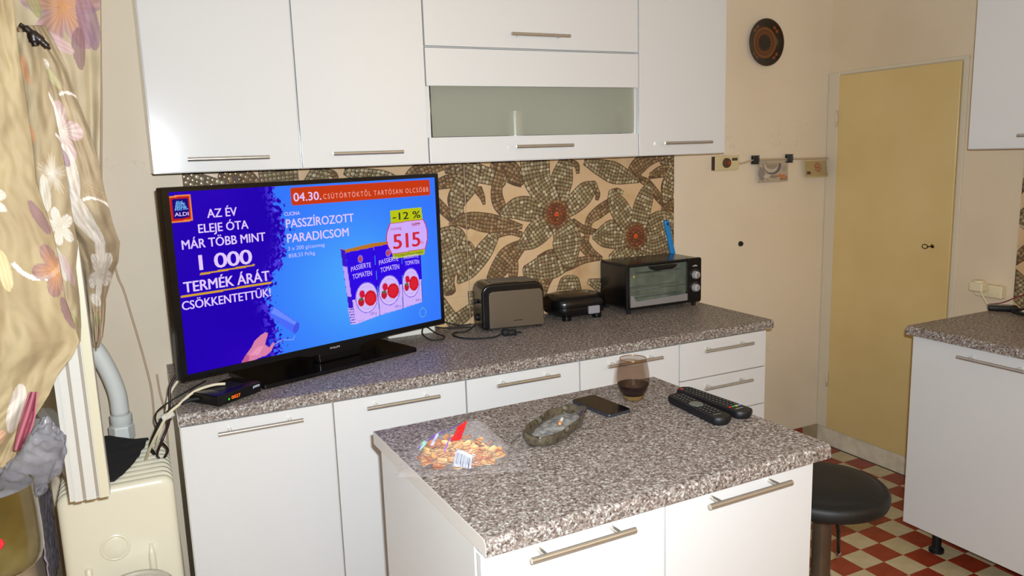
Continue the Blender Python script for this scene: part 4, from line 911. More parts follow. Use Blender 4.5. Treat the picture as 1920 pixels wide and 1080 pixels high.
o = MB().box((-.05, -.022, 0), (.05, .022, .022)).build('charger', 'black', None, bev=.006); o.location = (3.085, -.963, H); o.rotation_euler = (0, 0, -.9); tag(o, 'black charger brick lying under the socket on the right worktop', 'charger')
m = MB(); pts = [(.055*math.cos(t), .10*math.sin(t), .004+.0035*t/6.28) for t in np.linspace(0, 6.28*3, 60)]; m.tube(pts, .0028, 6); o = m.build('cable_coil', 'rubber', None, smooth=True); o.location = (3.09, -1.10, H); tag(o, 'loose coil of black cable on the right worktop', 'cable')
# ---------------------------------------------------------------- bar stool
st_ = thing('bar_stool', 'round black padded bar stool on a grey post behind the right end of the island', 'stool', (1.644, -1.420, 0))
m = MB(); R_ = .158
m.lathe([(.0, .606), (.08, .607), (R_-.018, .609), (R_-.004, .615), (R_, .624), (R_, .638), (R_-.003, .645), (R_-.010, .6510), (R_-.018, .6500), (R_-.026, .6560), (R_-.042, .6635), (R_-.075, .6690), (.05, .6710), (.0001, .6715)][1:], 64); smooth_by(m.build('seat', 'leather', st_), 60)
m = MB(); m.lathe([(.07, .592), (.07, .606)], 30); m.build('seat_plate', 'blackm', st_)
cg = noisy('dull_chrome_post', [(.3, (96, 84, 70)), (.7, (120, 106, 90))], 9, .3, metal=.8)
m = MB(); m.lathe([(.026, .012), (.026, .40), (.024, .402), (.024, .592)], 28); smooth_by(m.build('post', cg, st_))
m = MB(); m.lathe([(.175, 0), (.175, .006), (.15, .011), (.06, .018), (.028, .03)], 40); smooth_by(m.build('base', 'chrome', st_))
m = MB(); m.tube([(.03, -.012, .590), (.056, -.004, .51), (.086, .018, .425)], .0050, 10); m.build('lift_lever', 'black', st_, smooth=True); m = MB(); m.tube([(.084, .0165, .430), (.088, .020, .418)], .0058, 10); m.build('lever_tip', 'chrome', st_, smooth=True)

# ---------------------------------------------------------------- things on the island
ih = IH
# phone
def flat(name, label, cat, p0, p1, z=ih):
    """empty at the middle of p0->p1, local x along it"""
    c = ((p0[0]+p1[0])/2, (p0[1]+p1[1])/2, z); return thing(name, label, cat, c, math.atan2(p1[1]-p0[1], p1[0]-p0[0])), math.hypot(p1[0]-p0[0], p1[1]-p0[1])
ph, ln = flat('phone', 'black smartphone lying face up on the island, left of the wine glass', 'phone', (1.144, -1.0565), (1.162, -1.210))
m = MB(); m.prism(rrect(ln, .076, .010), 2, 0, .0078); m.build('body', mat('phone_rim', (70, 72, 78), .25, .6), ph, bev=.002)
m = MB(); m.prism(rrect(ln-.003, .073, .009), 2, .0079, .0086); smooth_by(m.build('glass_front', 'bezel', ph))
m = MB(); m.box((ln/2-.0085, -.010, .00865), (ln/2-.0070, .010, .0088)); m.build('earpiece', 'chrome', ph)
# remotes
def remote(label, p0, p1, wd, taper, oval, dots):
    r, ln = flat('remote_control', label, 'remote control', p0, p1); r['group'] = 'remote controls on the island'
    out = []
    for i in range(25):
        t = i/24; x = -ln/2+ln*t; e = min(t, 1-t)*ln; w_ = (wd/2)*(1+taper*(t-.5)); k = math.sqrt(max(0, 1-max(0, 1-e/.016)**2)); out.append((x, w_*max(k, .28)))
    ring = [(a, b) for a, b in out]+[(a, -b) for a, b in out[::-1]]; n = len(ring)
    secs = []
    for s, z in ((.88, 0.0), (.97, .005), (1, .011), (.985, .0165), (.93, .0195)): secs.append([(a*(1-(1-s)*.25), b*s, z) for a, b in ring])
    m = MB(); m.add([p for q in secs for p in q], [list(range(n))[::-1]]+[(i*n+j, i*n+(j+1) % n, (i+1)*n+(j+1) % n, (i+1)*n+j) for i in range(4) for j in range(n)]+[[4*n+j for j in range(n)]]); bd = smooth_by(m.build('body', 'blackm', r), 50)
    bm_ = mat('key_rubber', (40, 40, 40), .5); zz = .0196
    for i in range(dots):
        for j in range(3):
            x = -ln/2+.026+i*(ln-.06)/dots; 
            if oval and -.030 < x < .014: continue
            m = MB(); m.box((x-.0028, (j-1)*.0125-.0038, zz-.0002), (x+.0028, (j-1)*.0125+.0038, zz+.0014)); kx = m.build('button', bm_, r, bev=.001, seg=1)
    m = MB()
    for i in range(dots):
        for j in range(3):
            x = -ln/2+.026+i*(ln-.06)/dots
            if oval and -.030 < x < .014: continue
            m.box((x-.0008, (j-1)*.0125-.0014, zz+.0014), (x+.0008, (j-1)*.0125+.0014, zz+.0016))
    m.build('key_print', mat('key_print', (150, 156, 148), .6), r)
    return r, ln
ra, ln = remote('shorter black remote with a grey oval pad, in front of the other remote', (1.344, -1.185), (1.3315, -1.402), .050, .05, True, 13)
m = MB(); m.v = []; m.lathe([(.0001, .0212), (.0135, .0212), (.0150, .0198)], 28, (-.008, 0, 0)); m.v = [(x*1.0+(x+.008)*.35, y*1.12, z) for x, y, z in m.v]; m.build('grey_pad', mat('pad_grey', (104, 108, 100), .4), ra)
m = MB(); m.box((ln/2-.034, -.012, .0196), (ln/2-.030, .010, .0198)); m.build('maker_mark', mat('dull_print', (110, 110, 104), .5), ra)
rb, ln = remote('longer black remote with red, green, yellow and blue keys, behind the other remote', (1.396, -1.150), (1.4085, -1.395), .050, .10, False, 15)
for (x, y, c) in ((-ln/2+.018, .012, (200, 40, 30)), (ln/2-.046, .015, (190, 30, 30)), (ln/2-.046, .005, (30, 140, 90)), (ln/2-.046, -.005, (200, 180, 40)), (ln/2-.046, -.015, (90, 130, 190))):
    m = MB(); m.box((x-.0032, y*-1-.0038, .0195), (x+.0032, y*-1+.0038, .0218)); m.build('colour_key', mat('colour_key', c, .45), rb, bev=.001)
m = MB(); m.box((ln/2-.032, -.012, .0196), (ln/2-.0295, .012, .0198)); m.build('maker_mark', mat('pale_print', (170, 176, 170), .5), rb)
# glass of wine (stemless, gold rim)
wg = thing('wine_glass', 'stemless smoky glass with a gold rim, a third full of red wine, on the island', 'glass', (1.262, -1.122, ih))
gt = mat('smoky_glass', (196, 176, 160), .02, 0, .6); gt_b = B(gt); setin(gt_b, 'Transmission Weight', 1.0); gt_b.inputs['IOR'].default_value = 1.12
gp = [(.0001, .0005), (.022, .0005), (.0255, .003), (.031, .014), (.0385, .030), (.0432, .048), (.0440, .060), (.0425, .078), (.0385, .098), (.0352, .112)]
ip = [(a-.0016, b) for a, b in gp[::-1][:-4]]+[(.033, .023), (.026, .015), (.015, .011), (.0001, .010)]
SMK = film('smoky_tint', (96, 76, 66), .10, .03); [n_ for n_ in SMK.node_tree.nodes if n_.type == 'BSDF_TRANSPARENT'][0].inputs[0].default_value = (.90, .86, .83, 1)
m = MB(); m.lathe(gp+ip, 48, cap=False); tg = smooth_by(m.build('bowl', SMK, wg), 80)
m = MB(); m.lathe([(.0001, .0108), (.015, .0118), (.026, .0158), (.033, .0240), (.0372, .031), (.0405, .042), (.0412, .0435), (.0001, .0435)], 40, cap=False); wn = mat('red_wine', (14, 2, 4), .06, 0, .5); smooth_by(m.build('wine', wn, wg), 40)
m = MB(); m.tube([(.0346*math.cos(t), .0346*math.sin(t), .1121) for t in np.linspace(0, 2*math.pi, 41)[:-1]], .0010, 6, closed=True); m.build('gold_rim', mat('gold_leaf', (214, 150, 70), .2, 1), wg, smooth=True)
m = MB(); m.lathe([(.0001, .0012), (.0215, .0012), (.0245, .0035), (.0295, .0135), (.0300, .0150), (.022, .0125), (.012, .0100), (.0001, .0092)], 40, cap=False); smooth_by(m.build('gold_base', mat('gilt_base', (176, 150, 92), .25, .5), wg), 50)
# ashtray
ax, ln = flat('ashtray', 'chunky oblong smoked glass ashtray with grey ash, between the crisps and the phone', 'ashtray', (.868, -1.300), (1.070, -1.150))
at = noisy('smoked_pressed_glass', [(.25, (58, 50, 40)), (.5, (110, 98, 78)), (.62, (66, 60, 46)), (.8, (176, 164, 142))], 34, .12, detail=2, bump=.35, bscale=46)
setin(B(at), 'Transmission Weight', .35)
def oval(L_, W_, n=48, p=2.6, wob=.0): return [(L_/2*math.copysign(abs(math.cos(t))**(2/p), math.cos(t))*(1+wob*math.sin(7*t)), W_/2*math.copysign(abs(math.sin(t))**(2/p), math.sin(t))*(1+wob*math.cos(5*t))) for t in [2*math.pi*i/n for i in range(n)]]
secs = [(.84, 0), (.93, .004), (.98, .014), (1.0, .024), (.985, .0285), (.95, .0295), (.91, .028), (.86, .022), (.80, .013), (.6, .0105), (.02, .0100)]
n = 48; V = []
for s, z in secs:
    for i, (a, b) in enumerate(oval(ln*s, .098*(s if s > .1 else .1), n, wob=.012)):
        f = .0026*math.sin(i*2*math.pi/6) if .01 < z < .034 and s > .9 else 0; nq = noise.noise(Vector((a*22, b*30, z*50)))*(1 if s > .84 and z > .002 else 0); V.append((a*(1+f*6+.035*nq), b*(1+f*10+.07*nq), z+.0035*nq*(z > .01)))
F = [list(range(n))[::-1]]+[(i*n+j, i*n+(j+1) % n, (i+1)*n+(j+1) % n, (i+1)*n+j) for i in range(len(secs)-1) for j in range(n)]+[[(len(secs)-1)*n+j for j in range(n)]]
smooth_by(mesh('dish', V, F, at, ax), 50)
ash = noisy('ash', [(.3, (92, 88, 84)), (.55, (142, 138, 132)), (.75, (172, 168, 160))], 60, .95, bump=.6, bscale=160)
P = []
for i in range(10):
    r = i/9; P.append([(a*r, b*r, .0115+.0115*(1-r)**.6+.0018*math.sin(a*130*r)*math.cos(b*170*r)) for a, b in oval(ln*.80, .076, 33)[:33]]); P[-1].append(P[-1][0])
m = MB(); m.grid(P); smooth_by(m.build('ash_heap', ash, ax, smooth=True), 80)
for (x, y, z, a, l, c) in ((.004, -.012, .0262, .25+math.pi, .026, (232, 228, 220)),):
    o = MB().tube([(-l/2, 0, 0), (l/2, 0, 0)], .0038, 12).build('cigarette_butt', mat('cigarette_paper', c, .7), None); o.parent = None
    mw = ax.matrix_basis @ Matrix.Translation((x, y, z)) @ Matrix.Rotation(a, 4, 'Z'); o.matrix_world = mw
    tag(smooth_by(o), 'white cigarette butt with an orange end, on the ash in the ashtray', 'cigarette butt')
    m = MB(); m.tube([(l/2+.0002, 0, 0), (l/2+.008, 0, 0)], .0039, 12); m.build('filter', mat('filter_orange', (206, 132, 70), .7), o)
# crisps in the clear bag
cx, cy = .704, -1.272; CA = math.atan2(CR[1], CR[0])
ca, sa = math.cos(CA), math.sin(CA)
def heap(u, v):  # height of the heap, u along the picture, v away from the camera
    r = (u/.096)**2+(v/.058)**2; return max(0, 1-r)
crm = [noisy('crisp_%d' % i, [(.3, a), (.7, b)], 50, .5, bump=.3, bscale=150) for i, (a, b) in enumerate((((182, 98, 26), (212, 136, 52)), ((200, 120, 40), (226, 164, 78)), ((216, 154, 76), (236, 196, 128)), ((164, 78, 20), (200, 116, 40))))]
cmesh = []
for q in range(8):
    rr_ = random.Random(q+50); n = 12; a_, b_ = rr_.uniform(.0085, .0125), rr_.uniform(.007, .010); kx, ky = rr_.uniform(-28, 34), rr_.uniform(10, 38); V = []; 
    sq = rr_.choice([2, 2.4, 3.4])
    for k_, s in ((0, 0), (1, .55), (2, 1)):
        for j in range(n):
            t = 2*math.pi*j/n; rx_ = a_*math.copysign(abs(math.cos(t))**(2/sq), math.cos(t))*s*(1+.08*math.sin(3*t+q)); ry_ = b_*math.copysign(abs(math.sin(t))**(2/sq), math.sin(t))*s
            V.append((rx_, ry_, kx*rx_*rx_+ky*ry_*ry_+.0004*math.sin(9*t+q)*s))
    F = [(k_*n+j, k_*n+(j+1) % n, (k_+1)*n+(j+1) % n, (k_+1)*n+j) for k_ in (0, 1) for j in range(n)]
    m0 = len(V); V += [(x, y, z-.0022) for x, y, z in V]; F += [(a+m0, d+m0, c+m0, b+m0) for a, b, c, d in F]+[(2*n+j, m0+2*n+j, m0+2*n+(j+1) % n, 2*n+(j+1) % n) for j in range(n)]
    me = bpy.data.meshes.new('crisp'); me.from_pydata(V, [], F); me.materials.append(crm[q % 4]); me.polygons.foreach_set('use_smooth', [True]*len(F)); cmesh.append(me)
rc = random.Random(11); kk = 0
for lay in range(5):
    num = (58, 50, 40, 28, 14)[lay]
    for i in range(num):
        for _ in range(30):
            u, v = rc.uniform(-.095, .095), rc.uniform(-.058, .058)
            if heap(u, v) > lay*.17+.03: break
        z = .0055+lay*.0098+rc.uniform(0, .003)
        o = bpy.data.objects.new('crisp', cmesh[rc.randrange(8)]); kk += 1
        wx, wy = cx+u*ca-v*sa, cy+u*sa+v*ca
        o.location = (wx, wy, ih+z+(.004 if lay == 0 else 0)*0); o.rotation_euler = (rc.uniform(-.5, .5)*(.35 if lay == 0 else 1), rc.uniform(-.5, .5)*(.35 if lay == 0 else 1), rc.uniform(0, 6.28)); col.objects.link(o)
        tag(o, 'small golden crisp in the heap inside the clear bag', 'crisp', 'crisps in the clear bag')
bg = thing('crisp_bag', 'clear plastic bag of golden crisps with a red print and a barcode, on the island', 'bag', (cx, cy, ih), CA)
cl = film('clear_film', (226, 216, 214), .13, .10, bump=.8, bs=80)
def bagz(u, v):
    h_ = .007+.060*max(0, 1-(u/.112)**2-(v/.066)**2)**.55
    nb = noise.noise(Vector((u*38, v*38, 3)))*.006+noise.noise(Vector((u*90, v*90, 7)))*.0025
    pk = .022*math.exp(-((u-.035)/.035)**2-((v-.020)/.030)**2)
    edge = min(1, max(0, (1.0-max(abs(u)/.135, abs(v)/.088))*6)); return .0010+(h_+nb+pk)*edge
def topp(u, v, dz=.0): return (u, v, max(.001, bagz(u, v))+dz)
P = []
for i in range(46):
    v = -.088+.176*i/45; P.append([])
    for j in range(66):
        u = -.130+.275*j/65; wv = .006*math.sin(i*.9+j*.4)*(j in (0, 65)); P[-1].append((u+wv, v*(1-.18*max(0, u)/.14), max(.0008, bagz(u, v))))
m = MB(); m.grid(P); m.build('film', cl, bg, smooth=True)
def patch(name, poly_, mt, n=14, dz=.0018, par=bg):
    """printed patch draped on the bag: quad (four corners) gridded"""
    a, b, c, d = [np.array(p) for p in poly_]; P = []
    for i in range(n):
        s = i/(n-1); P.append([topp(*((a*(1-s)+d*s)*(1-t)+(b*(1-s)+c*s)*t), dz) for t in np.linspace(0, 1, n)])
    m = MB(); m.grid(P); o = m.build(name, mt, par, smooth=True); return o
patch('red_print', [(-.016, -.038), (.006, -.038), (.018, .010), (-.004, .002)], mat('red_print', (216, 30, 30), .35))
patch('violet_stripe', [(-.088, -.024), (-.084, -.026), (.004, .010), (.002, .014)], mat('violet_print', (120, 60, 190), .35))
patch('violet_stripe', [(-.030, -.054), (-.027, -.054), (-.014, -.026), (-.017, -.026)], mat('violet_print', (140, 90, 180), .35))
patch('pale_stripe', [(-.060, -.036), (-.053, -.038), (-.040, .000), (-.046, .002)], mat('pale_print_b', (180, 180, 214), .35))
patch('green_print', [(-.086, -.030), (-.068, -.026), (-.066, -.014), (-.080, -.016)], mat('green_print', (150, 190, 160), .4))
bc = patch('barcode_label', [(-.010, -.0655), (.024, -.0690), (.030, -.0575), (-.003, -.0530)], mat('label_white', (160, 160, 172), .6), dz=.0022)
bars = MB()
for i, wd_ in enumerate([1, 2, 1, 1, 3, 1, 2, 1, 1, 2, 3, 1]):
    t0 = .05+i*.078; t1 = t0+.014*wd_+.006
    f = lambda t, s: topp(*((np.array((-.010, -.0655))*(1-t)+np.array((.024, -.0690))*t)*(1-s)+(np.array((-.003, -.0530))*(1-t)+np.array((.030, -.0575))*t)*s), .0026)
    bars.grid([[f(t0, s), f(t1, s)] for s in np.linspace(.06, .72, 8)])
bars.build('barcode_bars', mat('bar_ink', (24, 24, 40), .5), bc)

# ---------------------------------------------------------------- radiator, pipe and cloth by the window
ra_ = thing('radiator', 'cream enamelled column radiator under the window, bottom left of the picture', 'radiator', (.008, -.6100, 0))
x0, x1, zt, zb = -.137, .137, .700, .10; NS = 10; pit = .0345
def ribprof(x0, x1, z0, z1, r, n=6): return rrect(x1-x0, z1-z0, r, n, (x0+x1)/2, (z0+z1)/2)
for k in range(NS):
    ya = k*pit; pr = ribprof(x0, x1, zb, zt, .030)
    c_ = np.array([(x0+x1)/2, (zb+zt)/2]); secs = [(ya+.0, .030), (ya+.0015, .016), (ya+.006, .004), (ya+.012, .0), (ya+.022, .0), (ya+.0285, .005), (ya+.0325, .016), (ya+.0343, .030)] if k else [(ya+.0005, .022), (ya+.0012, .015), (ya+.004, .007), (ya+.010, .0015), (ya+.016, .0), (ya+.023, .0), (ya+.0285, .005), (ya+.0325, .016), (ya+.0343, .030)]
    m = MB(); V = []; n = len(pr)
    for y, ins in secs:
        for a, b in pr:
            sx = (abs(a-c_[0])-ins)/max(abs(a-c_[0]), 1e-6) if abs(a-c_[0]) > ins else 0; sz = (abs(b-c_[1])-ins)/max(abs(b-c_[1]), 1e-6) if abs(b-c_[1]) > ins else 0
            V.append((c_[0]+(a-c_[0])*sx, y, c_[1]+(b-c_[1])*sz))
    m.add(V, [list(range(n))]+[(i*n+j, (i+1)*n+j, (i+1)*n+(j+1) % n, i*n+(j+1) % n) for i in range(len(secs)-1) for j in range(n)]+[[(len(secs)-1)*n+j for j in range(n)][::-1]])
    o = m.build('radiator_section', 'radiator', ra_); smooth_by(o, 35)
m = MB(); m.tube([(-.02, .0, zt-.165), (-.02, NS*pit, zt-.165)], .030, 16); m.tube([(-.02, .0, zb+.06), (-.02, NS*pit, zb+.06)], .030, 16); m.build('header_pipe', 'radiator', ra_, smooth=True)
m = MB(); m.lathe([(.036, 0), (.036, .0035), (.033, .0055), (.0305, .0055), (.029, .004), (.029, .0062), (.026, .0075), (.002, .0085)], 40, (-.018, .0014, zt-.165), 'y'); smooth_by(m.build('end_boss', 'radiator', ra_), 50)
for x in (-.085, .065):
    m = MB(); m.tube([(x, .0010, zt-.175-.03*(x < 0)), (x, -.0005, zt-.21), (x, -.0005, zb+.16)], [.004, .009, .009], 12); m.build('pressed_channel', 'radiator', ra_, smooth=True)
for y in (.03, .30):
    for x in (-.09, .09):
        m = MB(); m.box((x-.012, y-.008, .0005), (x+.012, y+.008, zb+.02)); m.build('leg', 'radiator', ra_)
fo = MB(); P = []
for i in range(30):
    P.append([(-.172+.006*noise.noise(Vector((i*.5, j*.7, 1))), -.56+.26*j/24, .40+.28*i/29) for j in range(25)])
fo.grid(P); fo.v = [(a+.18, b+.45, c-.40) for a, b, c in fo.v]; o = fo.build('reflective_foil', mat('grey_foil', (176, 168, 180), .35, .1), None, smooth=True); o.location = (-.18, -.45, .40); o.modifiers.new('s', 'SOLIDIFY').thickness = .002; tag(o, 'crumpled dark grey foil sheet between the radiator and the window wall', 'foil')
# cloth
def sheet(name, fn, nu, nv, mt, label, cat, thick=.0015, loc=None, col_fn=None, parent=None, kind=None, uvcol=None):
    P = [[fn(j/(nu-1), i/(nv-1)) for j in range(nu)] for i in range(nv)]
    loc = Vector(loc if loc is not None else P[-1][nu//2]); m = MB(); m.grid(P); m.v = [(a-loc.x, b-loc.y, c-loc.z) for a, b, c in m.v]
    o = m.build(name, mt, parent, smooth=True); o.location = loc
    if uvcol is not None:
        U, V = np.meshgrid(np.linspace(0, 1, nu), np.linspace(0, 1, nv)); cc = uvcol(U.ravel(), V.ravel()); paint(o, lambda co: cc)
    if thick: s = o.modifiers.new('solid', 'SOLIDIFY'); s.thickness = thick; s.offset = 0
    return tag(o, label, cat)
def clothfn(u, v):
    # v: 0 back edge, 1 front tip ; u: left to right
    y = -.255-.33*v; xr = .095-.04*v-.05*v**3; xl = -.075-.0*v; x = xl+(xr-xl)*u
    z = .7035+.004*noise.noise(Vector((x*30, y*30, 0)))+.004+(.028*math.exp(-((u-.35)/.3)**2)*(1-v)**1.5)+.006*math.exp(-((v-.45)/.05)**2)
    if y > -.272: z -= (y+.272)*1.0
    return (x, y, z)
sheet('cloth', clothfn, 26, 30, 'blackcloth', 'black cloth lying over the back of the radiator', 'cloth', .003)
# pipe
pp = thing('heating_pipe', 'thick grey heating pipe bending down to the radiator beside the window sash', 'pipe', (.03, -.20, .69))
q = lambda u, v, y=-.2: tuple(Vector(W(u, v, y))-Vector((.03, -.20, .69)))
m = MB(); m.tube(crom([q(60, 585), q(120, 610), q(172, 648), q(200, 690), q(219, 735), q(226, 775)], 8), .0255, 20); m.build('bend', 'pipe', pp, smooth=True)
e = Vector(q(226, 775)); 
m = MB(); m.lathe([(.027, -.002), (.031, -.004), (.031, -.030), (.028, -.034)], 26, e); smooth_by(m.build('collar', 'pipe', pp))
m = MB(); m.lathe([(.030, -.034), (.0365, -.038), (.0365, -.078), (.032, -.084)], 6, e+Vector((-.002, 0, 0))); m.build('hex_nut', 'pipe', pp, bev=.002)
m = MB(); m.tube([e+Vector((-.003, 0, -.082)), e+Vector((-.006, -.004, -.125))], .024, 20); m.build('tail_pipe', 'olivepipe', pp, smooth=True)

# opened window sash above the radiator: free edge toward the room
sh = thing('window_sash', 'cream painted window sash swung open above the radiator, its free edge towards us', 'window sash', (-.0700, -.90, .79))
hx, hy = -.115, .50      # direction to the hinge
dl_ = math.hypot(hx, hy); ux, uy = hx/dl_, hy/dl_
xs = [(0, .0), (.012, .0), (.012, -.0), (.0125, .0)]
prof = [(.000, .006), (.010, .006), (.0105, -.001), (.026, -.001), (.0265, .005), (.032, .005), (.0325, -.002), (.052, -.002), (.0525, .004), (.0575, .004), (.058, -.003), (.076, -.003), (.079, .000), (.079, .05), (.0, .05)]
lean = .045
def stile(pf, nm, mt, zz=1.25):
    n = len(pf); V = [(a+.0, b, 0) for a, b in pf]+[(a+lean*0, b, zz) for a, b in pf]
    return mesh(nm, V, [list(range(n))[::-1], [n+i for i in range(n)]]+[(i, (i+1) % n, n+(i+1) % n, n+i) for i in range(n)], mt, sh)
stile(prof, 'stile', 'sash', .93)
for a, b, y in ((.0108, .0262, .0040), (.0327, .0518, .0030)): pass
m = MB(); m.box((.0264, .0035, .002), (.0326, .0052, .929)); m.box((.0524, .0028, .002), (.0581, .0042, .929)); m.build('groove', 'groovepaint', sh)
m = MB(); m.box((.0600, -.0045, .0), (.0785, -.0028, .93)); m.build('edge_strip', 'sashyellow', sh, bev=.001)
def bar(z0, z1, nm):
    th_ = .022; px, py = -uy*th_, ux*th_; a = Vector((.03, .052, 0)); b = Vector((.03+hx, .05+hy, 0)); V = []
    for z in (z0, z1): V += [(a.x+px, a.y+py, z), (a.x-px, a.y-py, z), (b.x-px, b.y-py, z), (b.x+px, b.y+py, z)]
    mesh(nm, V, [(0, 1, 2, 3)[::-1], (4, 5, 6, 7), (0, 1, 5, 4), (1, 2, 6, 5), (2, 3, 7, 6), (3, 0, 4, 7)], 'sash', sh, bev=.003)
bar(0, .075, 'rail'); bar(.855, .93, 'rail')
a = Vector((.03, .052)); b = Vector((.03+hx, .05+hy)); mesh('pane', [(a.x, a.y, .07), (b.x, b.y, .07), (b.x, b.y, .86), (a.x, a.y, .86), (a.x+.004, a.y, .07), (b.x+.004, b.y, .07), (b.x+.004, b.y, .86), (a.x+.004, a.y, .86)], [(0, 1, 2, 3)[::-1], (4, 5, 6, 7), (0, 1, 5, 4), (2, 3, 7, 6)], gl, sh)

# ---------------------------------------------------------------- curtains with a printed flower pattern
def interp(tab, v):
    t = np.array(tab, float); return [float(np.interp(v, t[:, 0], t[:, k])) for k in range(1, t.shape[1])]
def flowers_print(base, base2, seeds, veil=.0):
    rg_ = np.random.RandomState(seeds)
    def fn(U, V, aspect=1.0, items=()):
        n = len(U); ns = np.array([noise.noise(Vector((u*5, v*9, seeds))) for u, v in zip(U, V)]); k = np.clip(.5+ns*1.2, 0, 1)[:, None]
        out = lin(base)*k+lin(base2)*(1-k)
        for it in items:
            kind, cx, cy, r, rot, c1_, c2_ = it; dx = (U-cx)*aspect; dy = V-cy; rr_ = np.hypot(dx, dy)/r; th = np.arctan2(dy, dx)+rot
            if kind == 'flower':
                lim = .45+.55*np.abs(np.cos(th*2.5)); msk = (rr_ < lim).astype(float)*.82; f = np.clip(rr_/lim, 0, 1); cc = lin(c2_)*(1-f[:, None])+lin(c1_)*f[:, None]; vein = .86+.14*np.cos(th*26); out = out*(1-msk[:, None])+cc*vein[:, None]*msk[:, None]
            elif kind == 'leaf':
                a = dx*math.cos(rot)+dy*math.sin(rot); b = -dx*math.sin(rot)+dy*math.cos(rot); msk = ((a/r)**2+(b/(r*.38))**2 < 1).astype(float)*.75; st = (.9+.1*np.cos(b/r*30)); out = out*(1-msk[:, None])+lin(c1_)*st[:, None]*msk[:, None]
            elif kind == 'stem':
                msk = (np.abs(np.hypot(dx, dy)-r) < .0045).astype(float)*((th % 6.283) < c2_); out = out*(1-msk[:, None])+lin(c1_)*msk[:, None]
        return out
    return fn
M['curtain'] = vcol('printed_voile', .75, .2, bump=(26, .9)); B(M['curtain']).inputs['Roughness'].default_value = .7
PINK, LIL_, OR, WH, TAN, GR, PL = (214, 178, 176), (150, 116, 128), (206, 140, 84), (232, 220, 204), (186, 160, 118), (156, 150, 96), (136, 100, 104)
# 1. curtain behind: upper part with big flower, gathered in the clip
T1 = [(-60, 20, 189), (0, 22, 188), (60, 30, 188), (90, 50, 188), (130, 84, 188), (200, 104, 188), (280, 124, 187), (330, 134, 186), (400, 144, 180)]
def f1(u, v):
    V = -60+460*v; l, r = interp(T1, V); y = -.80+.007*math.sin(u*9+v*1.5)+.003*math.sin(u*23+v*3); return tuple(W(l+(r-l)*u, V, y))
fp1 = flowers_print((172, 154, 122), (190, 172, 140), 3)
sheet('curtain', f1, 150, 190, 'curtain', 'flowered beige voile curtain hanging flat at the back, next to the wall wire', 'curtain', 0.0012, uvcol=lambda U, V: fp1(U, V, .38, [('flower', .58, .16, .20, .3, (176, 140, 148), OR), ('leaf', .86, .22, .12, 1.3, LIL_, 0), ('leaf', .70, .33, .09, 1.8, PL, 0), ('leaf', .42, .30, .09, .5, PINK, 0), ('leaf', .24, .14, .07, 1.2, GR, 0), ('leaf', .30, .55, .08, .4, WH, 0)]))
# 2. gathered tail, from the clip down to the bulge and its end above the pipe
T2 = [(48, 34, 84, -.98), (75, 40, 100, -1.0), (120, 52, 122, -1.01), (180, 62, 142, -1.01), (240, 70, 166, -1.0), (300, 78, 184, -.99), (360, 86, 196, -.97), (420, 104, 212, -.95), (455, 128, 225, -.94), (490, 144, 222, -.94), (520, 150, 210, -.93), (560, 156, 199, -.93), (600, 162, 196, -.93), (630, 168, 192, -.93), (646, 174, 186, -.93)]
def f2(u, v):
    V = 48+598*v; l, r, y0 = interp(T2, V)
    bk = np.interp(V, [380, 590], [0, 1]); bk = bk*bk*(3-2*bk) 
    yy = y0-.030*math.sin(math.pi*u)+.0030*math.sin(u*15+v*9)+.0014*math.sin(u*37-v*12)+.009*noise.noise(Vector((u*4, v*9, 5)))+.004*noise.noise(Vector((u*9+v*7, v*20-u*5, 9)))
    # the lower end falls behind the sash's free edge
    yy += bk*(.21 if u < .5 else .21); return tuple(W(l+(r-l)*u, V+6*math.sin(u*9)*(v > .9), yy))
fp2 = flowers_print((156, 136, 106), (174, 154, 122), 8)
it2 = [('flower', .42, .33, .10, 0, PINK, WH), ('leaf', .45, .46, .09, 1.5, WH, 0), ('leaf', .50, .60, .10, 1.2, WH, 0), ('flower', .62, .78, .08, 1, WH, (214, 200, 180)), ('leaf', .34, .25, .07, 1.3, WH, 0), ('leaf', .35, .40, .05, 1.0, LIL_, 0), ('leaf', .60, .70, .06, 1.7, WH, 0), ('leaf', .55, .86, .05, .2, WH, 0), ('leaf', .6, .925, .035, 0, GR, 0), ('leaf', .72, .965, .03, 1.2, PL, 0), ('stem', .78, .30, .09, 2, WH, 1.2), ('stem', .74, .62, .08, 2, WH, 1.6), ('leaf', .82, .52, .05, .5, (176, 152, 118), 0), ('flower', .30, .12, .06, 0, WH, (200, 190, 150)), ('leaf', .55, .16, .05, .8, (186, 176, 130), 0)]
sheet('curtain', f2, 130, 280, 'curtain', 'gathered tail of the flowered voile curtain, bunched below the dark clip', 'curtain', 0.0014, uvcol=lambda U, V: fp2(U, V, .22, it2))
